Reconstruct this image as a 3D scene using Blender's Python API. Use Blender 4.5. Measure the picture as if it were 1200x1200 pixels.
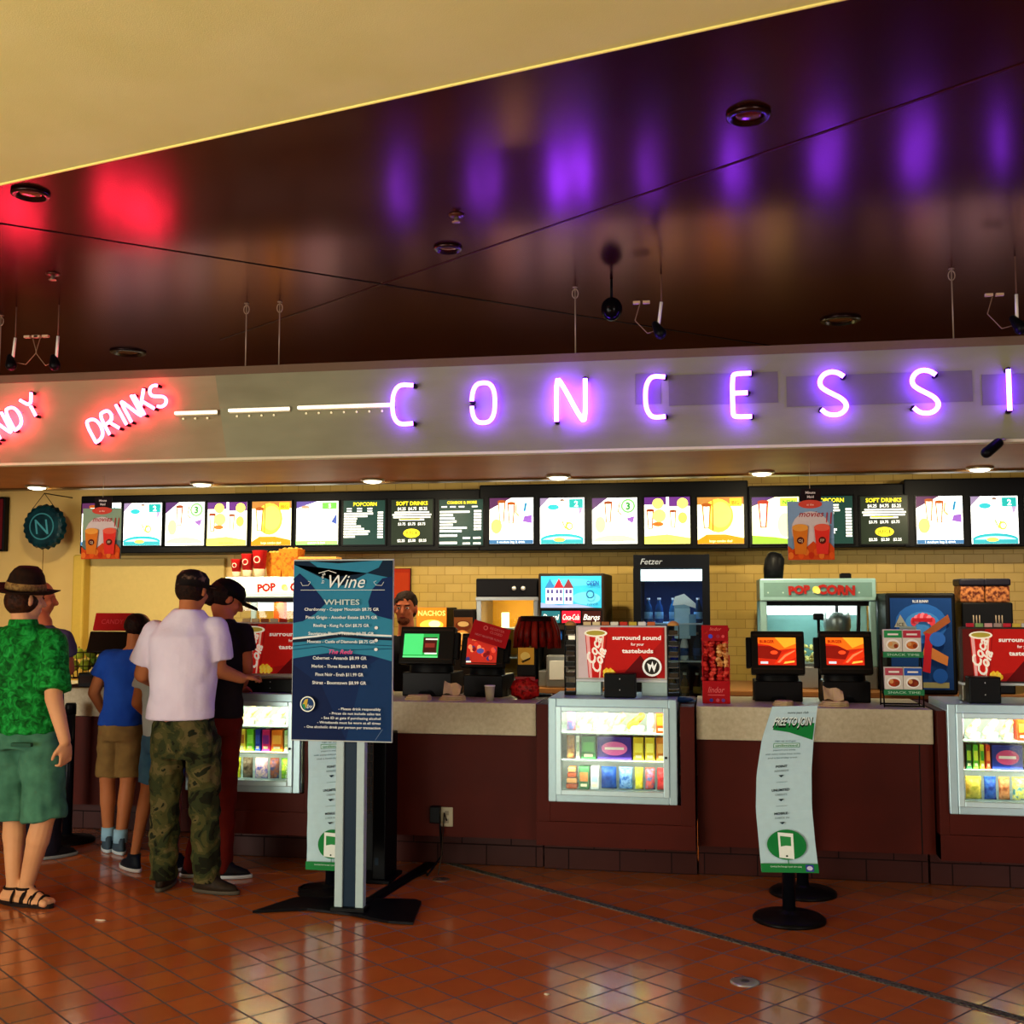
import bpy, bmesh, math, random
from mathutils import Vector, Matrix, noise
random.seed(7)
for o in list(bpy.data.objects): bpy.data.objects.remove(o)
sc = bpy.context.scene
COL = sc.collection
# ------------------------------------------------------------------ camera
FP = 1300.0; PSI = math.radians(10.0); TH = math.atan(105 / FP); EYE = 1.57
fw = Vector((-math.sin(PSI) * math.cos(TH), math.cos(PSI) * math.cos(TH), math.sin(TH)))
rt = Vector((math.cos(PSI), math.sin(PSI), 0)); up = rt.cross(fw)
cam = bpy.data.cameras.new('camera'); cam.sensor_width = 36; cam.lens = 36 * FP / 1200
co = bpy.data.objects.new('camera', cam); COL.objects.link(co)
co.matrix_world = Matrix(((rt.x, up.x, -fw.x, 0), (rt.y, up.y, -fw.y, 0), (rt.z, up.z, -fw.z, EYE), (0, 0, 0, 1)))
sc.camera = co
# ------------------------------------------------------------------ world, light, exposure
w = bpy.data.worlds.new('world'); sc.world = w; w.use_nodes = True
w.node_tree.nodes['Background'].inputs[0].default_value = (1.0, .78, .55, 1)
w.node_tree.nodes['Background'].inputs[1].default_value = .10
sc.view_settings.view_transform = 'Standard'; sc.view_settings.look = 'None'
sc.view_settings.exposure = 0.0; sc.view_settings.gamma = 1; sc.view_settings.use_curve_mapping = False
def area(name, loc, to, sx, sy, e, c, spread=180):
    l = bpy.data.lights.new(name, 'AREA'); l.shape = 'RECTANGLE'; l.size = sx; l.size_y = sy; l.energy = e; l.color = c
    l.spread = math.radians(spread)
    o = bpy.data.objects.new(name, l); COL.objects.link(o); o.location = loc
    o.rotation_euler = (Vector(to) - Vector(loc)).to_track_quat('-Z', 'Y').to_euler(); return o
area('window_daylight_left', (-7.2, -2.8, 1.8), (-1, 6.4, 1.7), 4.5, 2.8, 330, (1, .93, .84))
area('window_daylight_right', (5.4, -3.2, 1.8), (-.5, 6.4, 1.7), 3, 2.8, 190, (1, .93, .84))
area('ceiling_uplight_fill', (-4.0, -1.2, .4), (-1.6, 3.4, 3.4), 6, 1.4, 200, (.97, 1, .80))  # unseen uplight added low down to brighten the cream ceiling
# ------------------------------------------------------------------ pixel helpers (1200 x 1200 frame)
def ray(x, y): return fw + rt * ((x - 600) / FP) + up * ((600 - y) / FP)
def PY(x, y, Y):
    d = ray(x, y); p = d * (Y / d.y); return Vector((p.x, Y, p.z + EYE))
def PZ(x, y, z):
    d = ray(x, y); p = d * ((z - EYE) / d.z); return Vector((p.x, p.y, z))
def bb(x0, y0, x1, y1, Y):          # pixel box -> X0, X1, Z0, Z1 in the plane Y
    a = PY(x0, y0, Y); b = PY(x1, y1, Y); return a.x, b.x, b.z, a.z
# ------------------------------------------------------------------ materials
def lin(h):
    h = h.lstrip('#'); c = [int(h[i:i + 2], 16) / 255 for i in (0, 2, 4)]
    return tuple(x / 12.92 if x < .04045 else ((x + .055) / 1.055) ** 2.4 for x in c) + (1,)
_m = {}
def cm(h, e=0, r=.5, m=0, var=.06, sc_=30):
    k = (h, e, r, m)
    if k in _m: return _m[k]
    t = bpy.data.materials.new('paint_' + h.lstrip('#')); t.use_nodes = True; n = t.node_tree; b = n.nodes['Principled BSDF']
    c = lin(h)
    tc = n.nodes.new('ShaderNodeTexCoord'); nz = n.nodes.new('ShaderNodeTexNoise'); nz.inputs['Scale'].default_value = sc_
    mx = n.nodes.new('ShaderNodeMix'); mx.data_type = 'RGBA'
    mx.inputs['A'].default_value = tuple(x * (1 - var) for x in c[:3]) + (1,)
    mx.inputs['B'].default_value = tuple(min(1, x * (1 + var)) for x in c[:3]) + (1,)
    n.links.new(tc.outputs['Object'], nz.inputs['Vector']); n.links.new(nz.outputs['Fac'], mx.inputs['Factor'])
    n.links.new(mx.outputs['Result'], b.inputs['Base Color'])
    b.inputs['Roughness'].default_value = r; b.inputs['Metallic'].default_value = m
    if not m: b.inputs['Specular IOR Level'].default_value = .08
    if e:
        n.links.new(mx.outputs['Result'], b.inputs['Emission Color']); b.inputs['Emission Strength'].default_value = e
    _m[k] = t; return t
def nodemat(name, r=.5, **kw):
    t = bpy.data.materials.new(name); t.use_nodes = True; n = t.node_tree; b = n.nodes['Principled BSDF']
    b.inputs['Roughness'].default_value = r
    tc = n.nodes.new('ShaderNodeTexCoord'); return t, n, b, tc
def noisemat(name, stops, scale, r=.7, bump=0, detail=3, bscale=None, dist=0, mapping=None, interp='LINEAR'):
    t, n, b, tc = nodemat(name, r); b.inputs['Specular IOR Level'].default_value = .1
    nz = n.nodes.new('ShaderNodeTexNoise'); nz.inputs['Scale'].default_value = scale; nz.inputs['Detail'].default_value = detail
    nz.inputs['Distortion'].default_value = dist
    src = tc.outputs['Object']
    if mapping:
        mp = n.nodes.new('ShaderNodeMapping'); mp.inputs['Scale'].default_value = mapping
        n.links.new(src, mp.inputs['Vector']); src = mp.outputs['Vector']
    n.links.new(src, nz.inputs['Vector'])
    cr = n.nodes.new('ShaderNodeValToRGB'); cr.color_ramp.interpolation = interp
    el = cr.color_ramp.elements
    while len(el) < len(stops): el.new(.5)
    for i, (p, h) in enumerate(stops): el[i].position = p; el[i].color = lin(h)
    n.links.new(nz.outputs['Fac'], cr.inputs['Fac']); n.links.new(cr.outputs['Color'], b.inputs['Base Color'])
    if bump:
        n2 = n.nodes.new('ShaderNodeTexNoise'); n2.inputs['Scale'].default_value = bscale or scale; n2.inputs['Detail'].default_value = 3
        n.links.new(src, n2.inputs['Vector'])
        bp = n.nodes.new('ShaderNodeBump'); bp.inputs['Strength'].default_value = bump; bp.inputs['Distance'].default_value = .02
        n.links.new(n2.outputs['Fac'], bp.inputs['Height']); n.links.new(bp.outputs['Normal'], b.inputs['Normal'])
    return t
def brickmat(name, c1, c2, cm_, bw, rh, mortar, offset, r, rotz=0, bump=.3, vertical=False, wav=0):
    t, n, b, tc = nodemat(name, r)
    b.inputs['Specular IOR Level'].default_value = .5 if rotz else .15
    mp = n.nodes.new('ShaderNodeMapping'); mp.inputs['Rotation'].default_value = (0, 0, rotz)
    if vertical: mp.inputs['Rotation'].default_value = (math.pi / 2, 0, 0)
    n.links.new(tc.outputs['Object'], mp.inputs['Vector'])
    bk = n.nodes.new('ShaderNodeTexBrick'); bk.offset = offset; bk.inputs['Scale'].default_value = 1
    bk.inputs['Color1'].default_value = lin(c1); bk.inputs['Color2'].default_value = lin(c2); bk.inputs['Mortar'].default_value = lin(cm_)
    bk.inputs['Mortar Size'].default_value = mortar; bk.inputs['Brick Width'].default_value = bw; bk.inputs['Row Height'].default_value = rh
    bk.inputs['Mortar Smooth'].default_value = .2
    n.links.new(mp.outputs['Vector'], bk.inputs['Vector'])
    nz = n.nodes.new('ShaderNodeTexNoise'); nz.inputs['Scale'].default_value = 9; n.links.new(tc.outputs['Object'], nz.inputs['Vector'])
    mx = n.nodes.new('ShaderNodeMix'); mx.data_type = 'RGBA'; mx.blend_type = 'MULTIPLY'; mx.inputs['Factor'].default_value = .15
    n.links.new(bk.outputs['Color'], mx.inputs['A']); n.links.new(nz.outputs['Fac'], mx.inputs['B'])
    n.links.new(mx.outputs['Result'], b.inputs['Base Color'])
    rr = n.nodes.new('ShaderNodeMapRange'); rr.inputs['To Min'].default_value = r; rr.inputs['To Max'].default_value = .8
    n.links.new(bk.outputs['Fac'], rr.inputs['Value']); n.links.new(rr.outputs['Result'], b.inputs['Roughness'])
    inv = n.nodes.new('ShaderNodeMath'); inv.operation = 'SUBTRACT'; inv.inputs[0].default_value = 1
    n.links.new(bk.outputs['Fac'], inv.inputs[1])
    bp = n.nodes.new('ShaderNodeBump'); bp.inputs['Strength'].default_value = bump; bp.inputs['Distance'].default_value = .004
    n.links.new(inv.outputs[0], bp.inputs['Height'])
    last = bp
    if wav:
        n2 = n.nodes.new('ShaderNodeTexNoise'); n2.inputs['Scale'].default_value = 14; n2.inputs['Detail'].default_value = 1
        n.links.new(mp.outputs['Vector'], n2.inputs['Vector'])
        b2 = n.nodes.new('ShaderNodeBump'); b2.inputs['Strength'].default_value = wav; b2.inputs['Distance'].default_value = .01
        n.links.new(n2.outputs['Fac'], b2.inputs['Height']); n.links.new(bp.outputs['Normal'], b2.inputs['Normal']); last = b2
    n.links.new(last.outputs['Normal'], b.inputs['Normal'])
    return t
def glassmat():
    t = bpy.data.materials.new('clear_glass'); t.use_nodes = True; n = t.node_tree; n.nodes.clear()
    o = n.nodes.new('ShaderNodeOutputMaterial'); tr = n.nodes.new('ShaderNodeBsdfTransparent'); gl = n.nodes.new('ShaderNodeBsdfGlossy')
    tr.inputs[0].default_value = (.93, .97, .96, 1); gl.inputs['Roughness'].default_value = .03
    fr = n.nodes.new('ShaderNodeFresnel'); fr.inputs['IOR'].default_value = 1.45
    mx = n.nodes.new('ShaderNodeMixShader'); n.links.new(fr.outputs[0], mx.inputs[0]); n.links.new(tr.outputs[0], mx.inputs[1])
    n.links.new(gl.outputs[0], mx.inputs[2]); n.links.new(mx.outputs[0], o.inputs[0]); return t
GLASS = glassmat()
BLK = cm('#0b0b0d', r=.4); DK = cm('#17100e', r=.5); STEEL = cm('#9a9a98', r=.3, m=.8); WHT = cm('#e4e8e8', r=.4)
# ------------------------------------------------------------------ mesh builder
class MB:
    def __init__(s): s.v = []; s.f = []; s.mi = []; s.m = []; s.X = None; s.sm = []
    def _mi(s, m):
        if m not in s.m: s.m.append(m)
        return s.m.index(m)
    def add(s, vs, fs, m, smooth=False):
        b = len(s.v); k = s._mi(m)
        for p in vs:
            p = Vector(p); s.v.append(s.X @ p if s.X is not None else p)
        for f in fs: s.f.append([b + i for i in f]); s.mi.append(k); s.sm.append(smooth)
        return s
    def box(s, x0, x1, y0, y1, z0, z1, m, c=0):
        if c <= 0:
            vs = [(x, y, z) for z in (z0, z1) for y in (y0, y1) for x in (x0, x1)]
            return s.add(vs, [(0, 2, 3, 1), (4, 5, 7, 6), (0, 1, 5, 4), (2, 6, 7, 3), (0, 4, 6, 2), (1, 3, 7, 5)], m)
        c = min(c, (x1 - x0) * .45, (y1 - y0) * .45, (z1 - z0) * .45)   # chamfered box
        bm = bmesh.new(); bmesh.ops.create_cube(bm, size=1)
        for v in bm.verts: v.co = Vector(((x0 + x1) / 2 + v.co.x * (x1 - x0), (y0 + y1) / 2 + v.co.y * (y1 - y0), (z0 + z1) / 2 + v.co.z * (z1 - z0)))
        bmesh.ops.bevel(bm, geom=list(bm.edges), offset=c, segments=2, affect='EDGES', profile=.5)
        bm.verts.ensure_lookup_table()
        s.add([v.co.copy() for v in bm.verts], [[v.index for v in f.verts] for f in bm.faces], m); bm.free(); return s
    def lathe(s, prof, m, cx=0, cy=0, z=0, n=24, sx=1, sy=1, smooth=True):
        vs = []; fs = []
        for r, h in prof:
            for i in range(n):
                a = 2 * math.pi * i / n; vs.append((cx + r * sx * math.cos(a), cy + r * sy * math.sin(a), z + h))
        for j in range(len(prof) - 1):
            for i in range(n):
                k = (i + 1) % n; fs.append((j * n + i, j * n + k, (j + 1) * n + k, (j + 1) * n + i))
        fs.append(list(range(n))[::-1]); fs.append([(len(prof) - 1) * n + i for i in range(n)])
        return s.add(vs, fs, m, smooth)
    def tube(s, pts, r, m, n=8, closed=False):
        pts = [Vector(p) for p in pts]; N = len(pts); vs = []; fs = []; u = None
        for i, p in enumerate(pts):
            if closed: d = pts[(i + 1) % N] - pts[i - 1]
            else: d = pts[min(i + 1, N - 1)] - pts[max(i - 1, 0)]
            if d.length < 1e-9: d = Vector((0, 0, 1))
            d.normalize()
            if u is None: u = d.orthogonal().normalized()
            u = (u - d * u.dot(d)); u = u.normalized() if u.length > 1e-6 else d.orthogonal().normalized()
            w_ = d.cross(u); rr = r[i] if isinstance(r, (list, tuple)) else r
            for k in range(n):
                a = 2 * math.pi * k / n; vs.append(p + (u * math.cos(a) + w_ * math.sin(a)) * rr)
        for j in range(N if closed else N - 1):
            for i in range(n):
                k = (i + 1) % n; q = (j + 1) % N; fs.append((j * n + i, j * n + k, q * n + k, q * n + i))
        if not closed: fs.append(list(range(n))[::-1]); fs.append([(N - 1) * n + i for i in range(n)])
        return s.add(vs, fs, m, True)
    def ball(s, c, rx, ry, rz, m, n=14, R=None, wob=0):
        vs = []; fs = []; c = Vector(c)
        for j in range(1, n):
            t = math.pi * j / n
            for i in range(2 * n):
                a = math.pi * i / n; d = Vector((math.sin(t) * math.cos(a), math.sin(t) * math.sin(a), math.cos(t)))
                q = 1 + (wob * noise.noise(d * 3 + c * 7) if wob else 0)
                v = Vector((d.x * rx * q, d.y * ry * q, d.z * rz * q)); v = R @ v if R else v; vs.append(c + v)
        t_ = Vector((0, 0, rz)); b_ = Vector((0, 0, -rz))
        if R: t_ = R @ t_; b_ = R @ b_
        vs += [c + t_, c + b_]; T = len(vs) - 2; B = T + 1; N = 2 * n
        for i in range(N):
            k = (i + 1) % N; fs.append((T, i, k)); fs.append((B, (n - 2) * N + k, (n - 2) * N + i))
            for j in range(n - 2): fs.append((j * N + i, (j + 1) * N + i, (j + 1) * N + k, j * N + k))
        return s.add(vs, fs, m, True)
    def loft(s, rings, m, n=24, smooth=True):     # rings of (centre, rx, ry) ellipses lying level (or tilted by optional matrix)
        vs = []; fs = []
        for rg in rings:
            c, rx, ry = Vector(rg[0]), rg[1], rg[2]; R = rg[3] if len(rg) > 3 else None
            for i in range(n):
                a = 2 * math.pi * i / n; v = Vector((rx * math.cos(a), ry * math.sin(a), 0)); v = R @ v if R else v; vs.append(c + v)
        for j in range(len(rings) - 1):
            for i in range(n):
                k = (i + 1) % n; fs.append((j * n + i, j * n + k, (j + 1) * n + k, (j + 1) * n + i))
        fs.append(list(range(n))[::-1]); fs.append([(len(rings) - 1) * n + i for i in range(n)])
        return s.add(vs, fs, m, smooth)
    def limb(s, a, b, ra, rb, m, flat=False, n=14):      # tapered capsule (flat = cut ends)
        a = Vector(a); b = Vector(b); d = b - a; L = d.length
        if L < 1e-5: return s
        R = d.to_track_quat('Z', 'Y').to_matrix(); pr = []
        if not flat:
            for k in range(1, 5): t = k / 4 * math.pi / 2; pr.append((ra * math.sin(t), -ra * math.cos(t)))
        else: pr.append((ra, 0))
        if not flat:
            for k in range(0, 4): t = k / 4 * math.pi / 2; pr.append((rb * math.cos(t), L + rb * math.sin(t)))
        else: pr.append((rb, L))
        return s.loft([(a + R @ Vector((0, 0, h)), r, r, R) for r, h in pr], m, n)
    def build(s, name, parent=None, origin=None, **tg):
        me = bpy.data.meshes.new(name); off = Vector(origin) if origin else Vector((0, 0, 0))
        me.from_pydata([tuple(v - off) for v in s.v], [], s.f)
        for m in s.m: me.materials.append(m)
        for p, k, q in zip(me.polygons, s.mi, s.sm): p.material_index = k; p.use_smooth = q
        me.update(); o = bpy.data.objects.new(name, me); COL.objects.link(o)
        if parent: o.parent = parent
        o.location = off
        if tg: tag(o, **tg)
        return o
def tag(o, label=None, cat=None, group=None, kind=None):
    if label: o['label'] = label
    if cat: o['category'] = cat
    if group: o['group'] = group
    if kind: o['kind'] = kind
    return o
def thing(name, label, cat, loc, rz=0, group=None):
    o = bpy.data.objects.new(name, None); COL.objects.link(o); o.location = loc; o.rotation_euler = (0, 0, rz)
    o.empty_display_size = .05
    return tag(o, label, cat, group)
def struct(mb, name): return mb.build(name, kind='structure')
def pbox(name, parent, x0, x1, y0, y1, z0, z1, m, c=0): return MB().box(x0, x1, y0, y1, z0, z1, m, c).build(name, parent)
# ------------------------------------------------------------------ flat lettering and printed art
_tc = {}
def textmesh(s, shear=0, bold=0):
    k = (s, shear, bold)
    if k in _tc: return _tc[k]
    cu = bpy.data.curves.new('t', 'FONT'); cu.body = s; cu.size = 1; cu.shear = shear; cu.offset = bold; cu.resolution_u = 2
    cu.align_x = 'LEFT'; ob = bpy.data.objects.new('t', cu); COL.objects.link(ob)
    bpy.context.view_layer.update(); dg = bpy.context.evaluated_depsgraph_get(); ev = ob.evaluated_get(dg); me = ev.to_mesh()
    vs = [v.co.copy() for v in me.vertices]; fs = [list(p.vertices) for p in me.polygons]; ev.to_mesh_clear()
    bpy.data.objects.remove(ob); bpy.data.curves.remove(cu)
    x0 = min(v.x for v in vs); x1 = max(v.x for v in vs); y0 = min(v.y for v in vs); y1 = max(v.y for v in vs)
    _tc[k] = (vs, fs, x0, x1, y0, y1); return _tc[k]
class Art:                                  # printed sheet facing -Y: u, v run 0..1 over w x h metres
    def __init__(s, mb, w, h, x=0, y=0, z=0, e=0, r=.6, warp=None, step=.0008, R=None):
        s.mb, s.w, s.h, s.x, s.y, s.z, s.e, s.r, s.warp, s.st, s.R = mb, w, h, x, y, z, e, r, warp, step, R; s.l = 1
    def P(s, u, v):
        if s.warp:
            px, py, pz = s.warp(u, v); return Vector((px, py - s.l * s.st, pz))
        p = Vector((u * s.w - s.w / 2, -s.l * s.st, v * s.h))
        if s.R is not None: p = s.R @ p
        return Vector((s.x, s.y, s.z)) + p
    def c(s, h):
        if not isinstance(h, str): return h
        e = s.e
        if e > 1.2:
            q = lin(h)
            if .3 * q[0] + .6 * q[1] + .1 * q[2] < .42: e = .95
        return cm(h, e, s.r)
    def poly(s, pts, h):
        s.mb.add([s.P(*p) for p in pts], [list(range(len(pts)))], s.c(h)); s.l += 1; return s
    def rect(s, u0, v0, u1, v1, h, nv=1):
        if nv > 1:
            vs = []; fs = []
            for j in range(nv + 1):
                v = v0 + (v1 - v0) * j / nv; vs += [s.P(u0, v), s.P(u1, v)]
            for j in range(nv): fs.append((2 * j, 2 * j + 1, 2 * j + 3, 2 * j + 2))
            s.mb.add(vs, fs, s.c(h)); s.l += 1; return s
        return s.poly([(u0, v0), (u1, v0), (u1, v1), (u0, v1)], h)
    def ell(s, u, v, ru, rv, h, n=20, a0=0, a1=360):
        return s.poly([(u + ru * math.cos(math.radians(a0 + (a1 - a0) * i / n)), v + rv * math.sin(math.radians(a0 + (a1 - a0) * i / n))) for i in range(n + (0 if a1 - a0 == 360 else 1))], h)
    def circ(s, u, v, r, h, n=20): return s.ell(u, v, r * s.h / s.w, r, h, n)     # r as a fraction of height
    def ring(s, u, v, r, t, h, n=28):
        vs = []; fs = []
        for i in range(n):
            a = 2 * math.pi * i / n
            for q in (r, r - t): vs.append(s.P(u + q * s.h / s.w * math.cos(a), v + q * math.sin(a)))
        for i in range(n): k = (i + 1) % n; fs.append((2 * i, 2 * k, 2 * k + 1, 2 * i + 1))
        s.mb.add(vs, fs, s.c(h)); s.l += 1; return s
    def text(s, t, u, v, h, col, maxw=None, shear=0, bold=0, rot=0, width=None):   # centred at u, v; h = cap height as fraction of height
        vs, fs, x0, x1, y0, y1 = textmesh(t, shear, bold)
        k = h * s.h / .72; kx = k
        if width: kx = width * s.w / (x1 - x0)
        elif maxw and (x1 - x0) * k > maxw * s.w: kx = maxw * s.w / (x1 - x0)
        ca, sa = math.cos(math.radians(rot)), math.sin(math.radians(rot)); out = []
        for p in vs:
            a = (p.x - (x0 + x1) / 2) * kx; b = (p.y - .36) * k
            out.append(s.P(u + (a * ca - b * sa) / s.w, v + (a * sa + b * ca) / s.h))
        s.mb.add(out, fs, s.c(col)); s.l += 1; return s
    def line(s, pts, t, h):                 # polyline of thickness t (metres)
        vs = []; fs = []; N = len(pts)
        for i, (u, v) in enumerate(pts):
            a = pts[max(i - 1, 0)]; b = pts[min(i + 1, N - 1)]; dx = (b[0] - a[0]) * s.w; dy = (b[1] - a[1]) * s.h; L = math.hypot(dx, dy) or 1
            nx, ny = -dy / L * t / 2, dx / L * t / 2
            vs += [s.P(u + nx / s.w, v + ny / s.h), s.P(u - nx / s.w, v - ny / s.h)]
        for i in range(N - 1): fs.append((2 * i, 2 * i + 1, 2 * i + 3, 2 * i + 2))
        s.mb.add(vs, fs, s.c(h)); s.l += 1; return s
# ================================================================== the setting
CEIL = 3.43
m_floor = brickmat('terracotta_tile', '#cc6c30', '#bc5f28', '#32160a', .178, .178, .0045, 0, .15, rotz=math.radians(38.5), bump=.5, wav=.06)
m_floor.node_tree.nodes['Principled BSDF'].inputs['IOR'].default_value = 2.1
struct(MB().box(-9, 6.5, -5, 9.5, -.1, 0, m_floor), 'floor')
def ceilmat():
    t = noisemat('dark_red_gloss_ceiling', [(.3, '#220803'), (.7, '#2a0c05')], 1.5, r=.27, bump=.05, bscale=60)
    n = t.node_tree; b = n.nodes['Principled BSDF']; b.inputs['Specular IOR Level'].default_value = 0
    g = n.nodes.new('ShaderNodeBsdfGlossy'); g.inputs['Color'].default_value = (.50, .235, .25, 1); g.inputs['Roughness'].default_value = .225
    fr = n.nodes.new('ShaderNodeFresnel'); fr.inputs['IOR'].default_value = 1.8
    mx = n.nodes.new('ShaderNodeMixShader'); n.links.new(fr.outputs[0], mx.inputs[0]); n.links.new(b.outputs[0], mx.inputs[1]); n.links.new(g.outputs[0], mx.inputs[2])
    n.links.new(mx.outputs[0], n.nodes['Material Output'].inputs[0])
    return t
m_ceil = ceilmat()
struct(MB().box(-9, 6.5, -5, 9.5, CEIL, CEIL + .1, m_ceil), 'ceiling')
m_cream = noisemat('cream_plaster', [(.3, '#e2e090'), (.7, '#e8e69a')], 3, r=.8, bump=.1, bscale=200)
zc = 3.36
e0 = PZ(0, 215, zc); e1 = PZ(975, 0, zc); dd = (e1 - e0).normalized(); ea = e0 - dd * 6.1; eb = e1 + dd * 6.1
mb = MB(); pts = [(ea.x, ea.y), (eb.x, eb.y), (eb.x, -5), (ea.x, -5)]
mb.add([(x, y, z) for z in (zc, CEIL) for x, y in pts], [(0, 3, 2, 1), (4, 5, 6, 7), (0, 1, 5, 4), (1, 2, 6, 5), (2, 3, 7, 6), (3, 0, 4, 7)], m_cream)
struct(mb, 'ceiling_front')
nrm = Vector((-dd.y, dd.x, 0)); mb = MB()
mb.tube([ea + Vector((0, 0, .0)) + nrm * .006, eb + nrm * .006], .007, cm('#fff08a', r=.3), n=6); struct(mb, 'trim_1')
def strip(p, q, wd, z0, z1, m, name):
    p = Vector(p); q = Vector(q); d = (q - p).normalized(); nn = Vector((-d.y, d.x)) * wd / 2; mb = MB()
    c = [p + nn, p - nn, q - nn, q + nn]
    mb.add([(a.x, a.y, z) for z in (z0, z1) for a in c], [(0, 1, 2, 3), (7, 6, 5, 4), (0, 4, 5, 1), (1, 5, 6, 2), (2, 6, 7, 3), (3, 7, 4, 0)], m); return struct(mb, name)
seam = cm('#150503', r=.6)
strip((-3.9, 4.4), (-1.19, 6.74), .012, CEIL - .003, CEIL + .01, seam, 'trim_2')
strip((-3.4, 7.3), (2.6, 2.85), .012, CEIL - .003, CEIL + .01, cm('#3d0d07', r=.5), 'trim_3')
strip((-1.19, 6.74), (1.2, 8.8), .010, CEIL - .003, CEIL + .01, seam, 'trim_4')
m_joint = noisemat('gravel_joint', [(.35, '#25201c'), (.6, '#6d6a60')], 90, r=.7, bump=.8, bscale=120)
strip((-1.75, 6.8), (2.4, 3.63), .045, -.02, .004, m_joint, 'trim_5')
# tiled back wall, plain on the left
m_tile = brickmat('cream_wall_tile', '#c8a656', '#d0ae60', '#a08040', .15, .075, .0025, .5, .3, bump=.25, vertical=True)
m_plain = noisemat('cream_wall_paint', [(.3, '#d8b46a'), (.7, '#e0be78')], 2, r=.7, bump=.05, bscale=150)
struct(MB().box(-4.2, 6.5, 9.40, 9.5, 0, CEIL, m_tile), 'wall_back')
struct(MB().box(-9, -4.2, 9.40, 9.5, 0, CEIL, m_plain), 'wall_back_left')
struct(MB().box(-9.1, -9, -5, 9.5, 0, CEIL, cm('#6a3a20', r=.8)), 'wall_left')
struct(MB().box(6.5, 6.6, -5, 9.5, 0, CEIL, cm('#5a2a18', r=.8)), 'wall_right')
# plain lighter panel and post on the wall, left
mb = MB(); x0, x1, z0, z1 = bb(97, 655, 262, 700, 9.35)
mb.box(x0, x1, 9.35, 9.40, 0, z1, cm('#c9b06c', r=.6), .01); struct(mb, 'wall_panel')
mb = MB(); x0, x1, z0, z1 = bb(85, 650, 97, 700, 9.24)
mb.box(x0, x1, 9.24, 9.398, 0, z1, cm('#c8a648', r=.4), .02); struct(mb, 'trim_6')
# ------------------------------------------------------------------ hanging sign band (fascia) with canopy
YF = 6.40; ZF0 = 2.445; ZF1 = 3.025
m_fa = noisemat('pale_fascia_board', [(.3, '#8c7c5c'), (.7, '#a09070')], 1.6, r=.55, bump=.06, bscale=60, mapping=(1, 1, 3))
m_fb = noisemat('greenish_fascia_board', [(.3, '#7e7a5e'), (.7, '#929072')], 1.3, r=.5, bump=.06, bscale=60, mapping=(1, 1, 3))
sign = thing('sign_band', 'long pale sign band hung from the ceiling by wires above the concession counter', 'sign', (-1, YF, ZF0))
sx = lambda px, py=480: PY(px, py, YF).x + 1
xs = sx(252)
pbox('fascia_panel', sign, -7.5, xs + .15, 0, .05, 0, ZF1 - ZF0, m_fa)
mb = MB(); mb.add([(xs + .0, -.008, ZF1 - ZF0 - .05), (xs + .09, -.008, .0), (7.4, -.008, 0), (7.4, -.008, ZF1 - ZF0 - .05),
                   (xs, .05, ZF1 - ZF0 - .05), (xs + .09, .05, 0), (7.4, .05, 0), (7.4, .05, ZF1 - ZF0 - .05)],
                  [(0, 1, 2, 3), (7, 6, 5, 4), (0, 4, 5, 1), (1, 5, 6, 2), (2, 6, 7, 3), (3, 7, 4, 0)], m_fb); mb.build('fascia_panel', sign)
pbox('top_rail', sign, -7.5, 7.4, -.012, .06, ZF1 - ZF0 - .05, ZF1 - ZF0, cm('#6d5743', r=.6))
pbox('bottom_lip', sign, -7.5, 7.4, -.012, .06, -.006, .010, cm('#d8cfae', r=.5))
pd = cm('#6f665e', r=.6)
for a, b in ((745, 775), (784, 912), (922, 1140), (1151, 1240)):
    z0 = PY((a + b) / 2, 474, YF).z - ZF0; z1 = PY((a + b) / 2, 438, YF).z - ZF0
    tag(pbox('grey_inset', sign, sx(a), sx(b), -.011, 0, z0, z1, pd), 'grey rectangle behind the neon letters')
pbox('canopy_underside', sign, -7.5, 7.4, .05, 1.45, 0, .07, noisemat('brown_canopy', [(.3, '#94501c'), (.7, '#a45e26')], 3, r=.5))
pbox('canopy_back_edge', sign, -7.5, 7.4, 1.35, 1.452, -.012, .0, cm('#4a3212', r=.35))
def wire(px, py0, py1, label, loop=False):
    a = PY(px, py0, YF + .02); t = thing('suspension_wire', label, 'wire', (a.x, YF + .02, ZF1))
    MB().tube([(0, 0, 0), (0, 0, CEIL - ZF1)], .004, cm('#a08a72', r=.4, m=.3)).build('cable', t)
    mb = MB(); mb.lathe([(.016, -.004), (.016, .0)], cm('#8c7560', r=.4), z=CEIL - ZF1)
    mb.tube([(.018 * math.sin(i / 12 * 6.283), 0, CEIL - ZF1 - .04 + .028 * math.cos(i / 12 * 6.283)) for i in range(12)], .003, cm('#a08a72', r=.4, m=.3), n=6, closed=True)
    mb.build('ceiling_hook', t)
wire(289, 358, 420, 'thin wire left of the closely spaced pair above the glowing strip'); wire(328, 352, 415, 'thin wire right of the closely spaced pair above the glowing strip')
wire(674, 333, 410, 'thin hanging wire above the neon letter N'); wire(1115, 320, 410, 'thin hanging wire above the second neon S')
wire(1, 380, 430, 'thin hanging wire above the left edge of the red neon')
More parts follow.
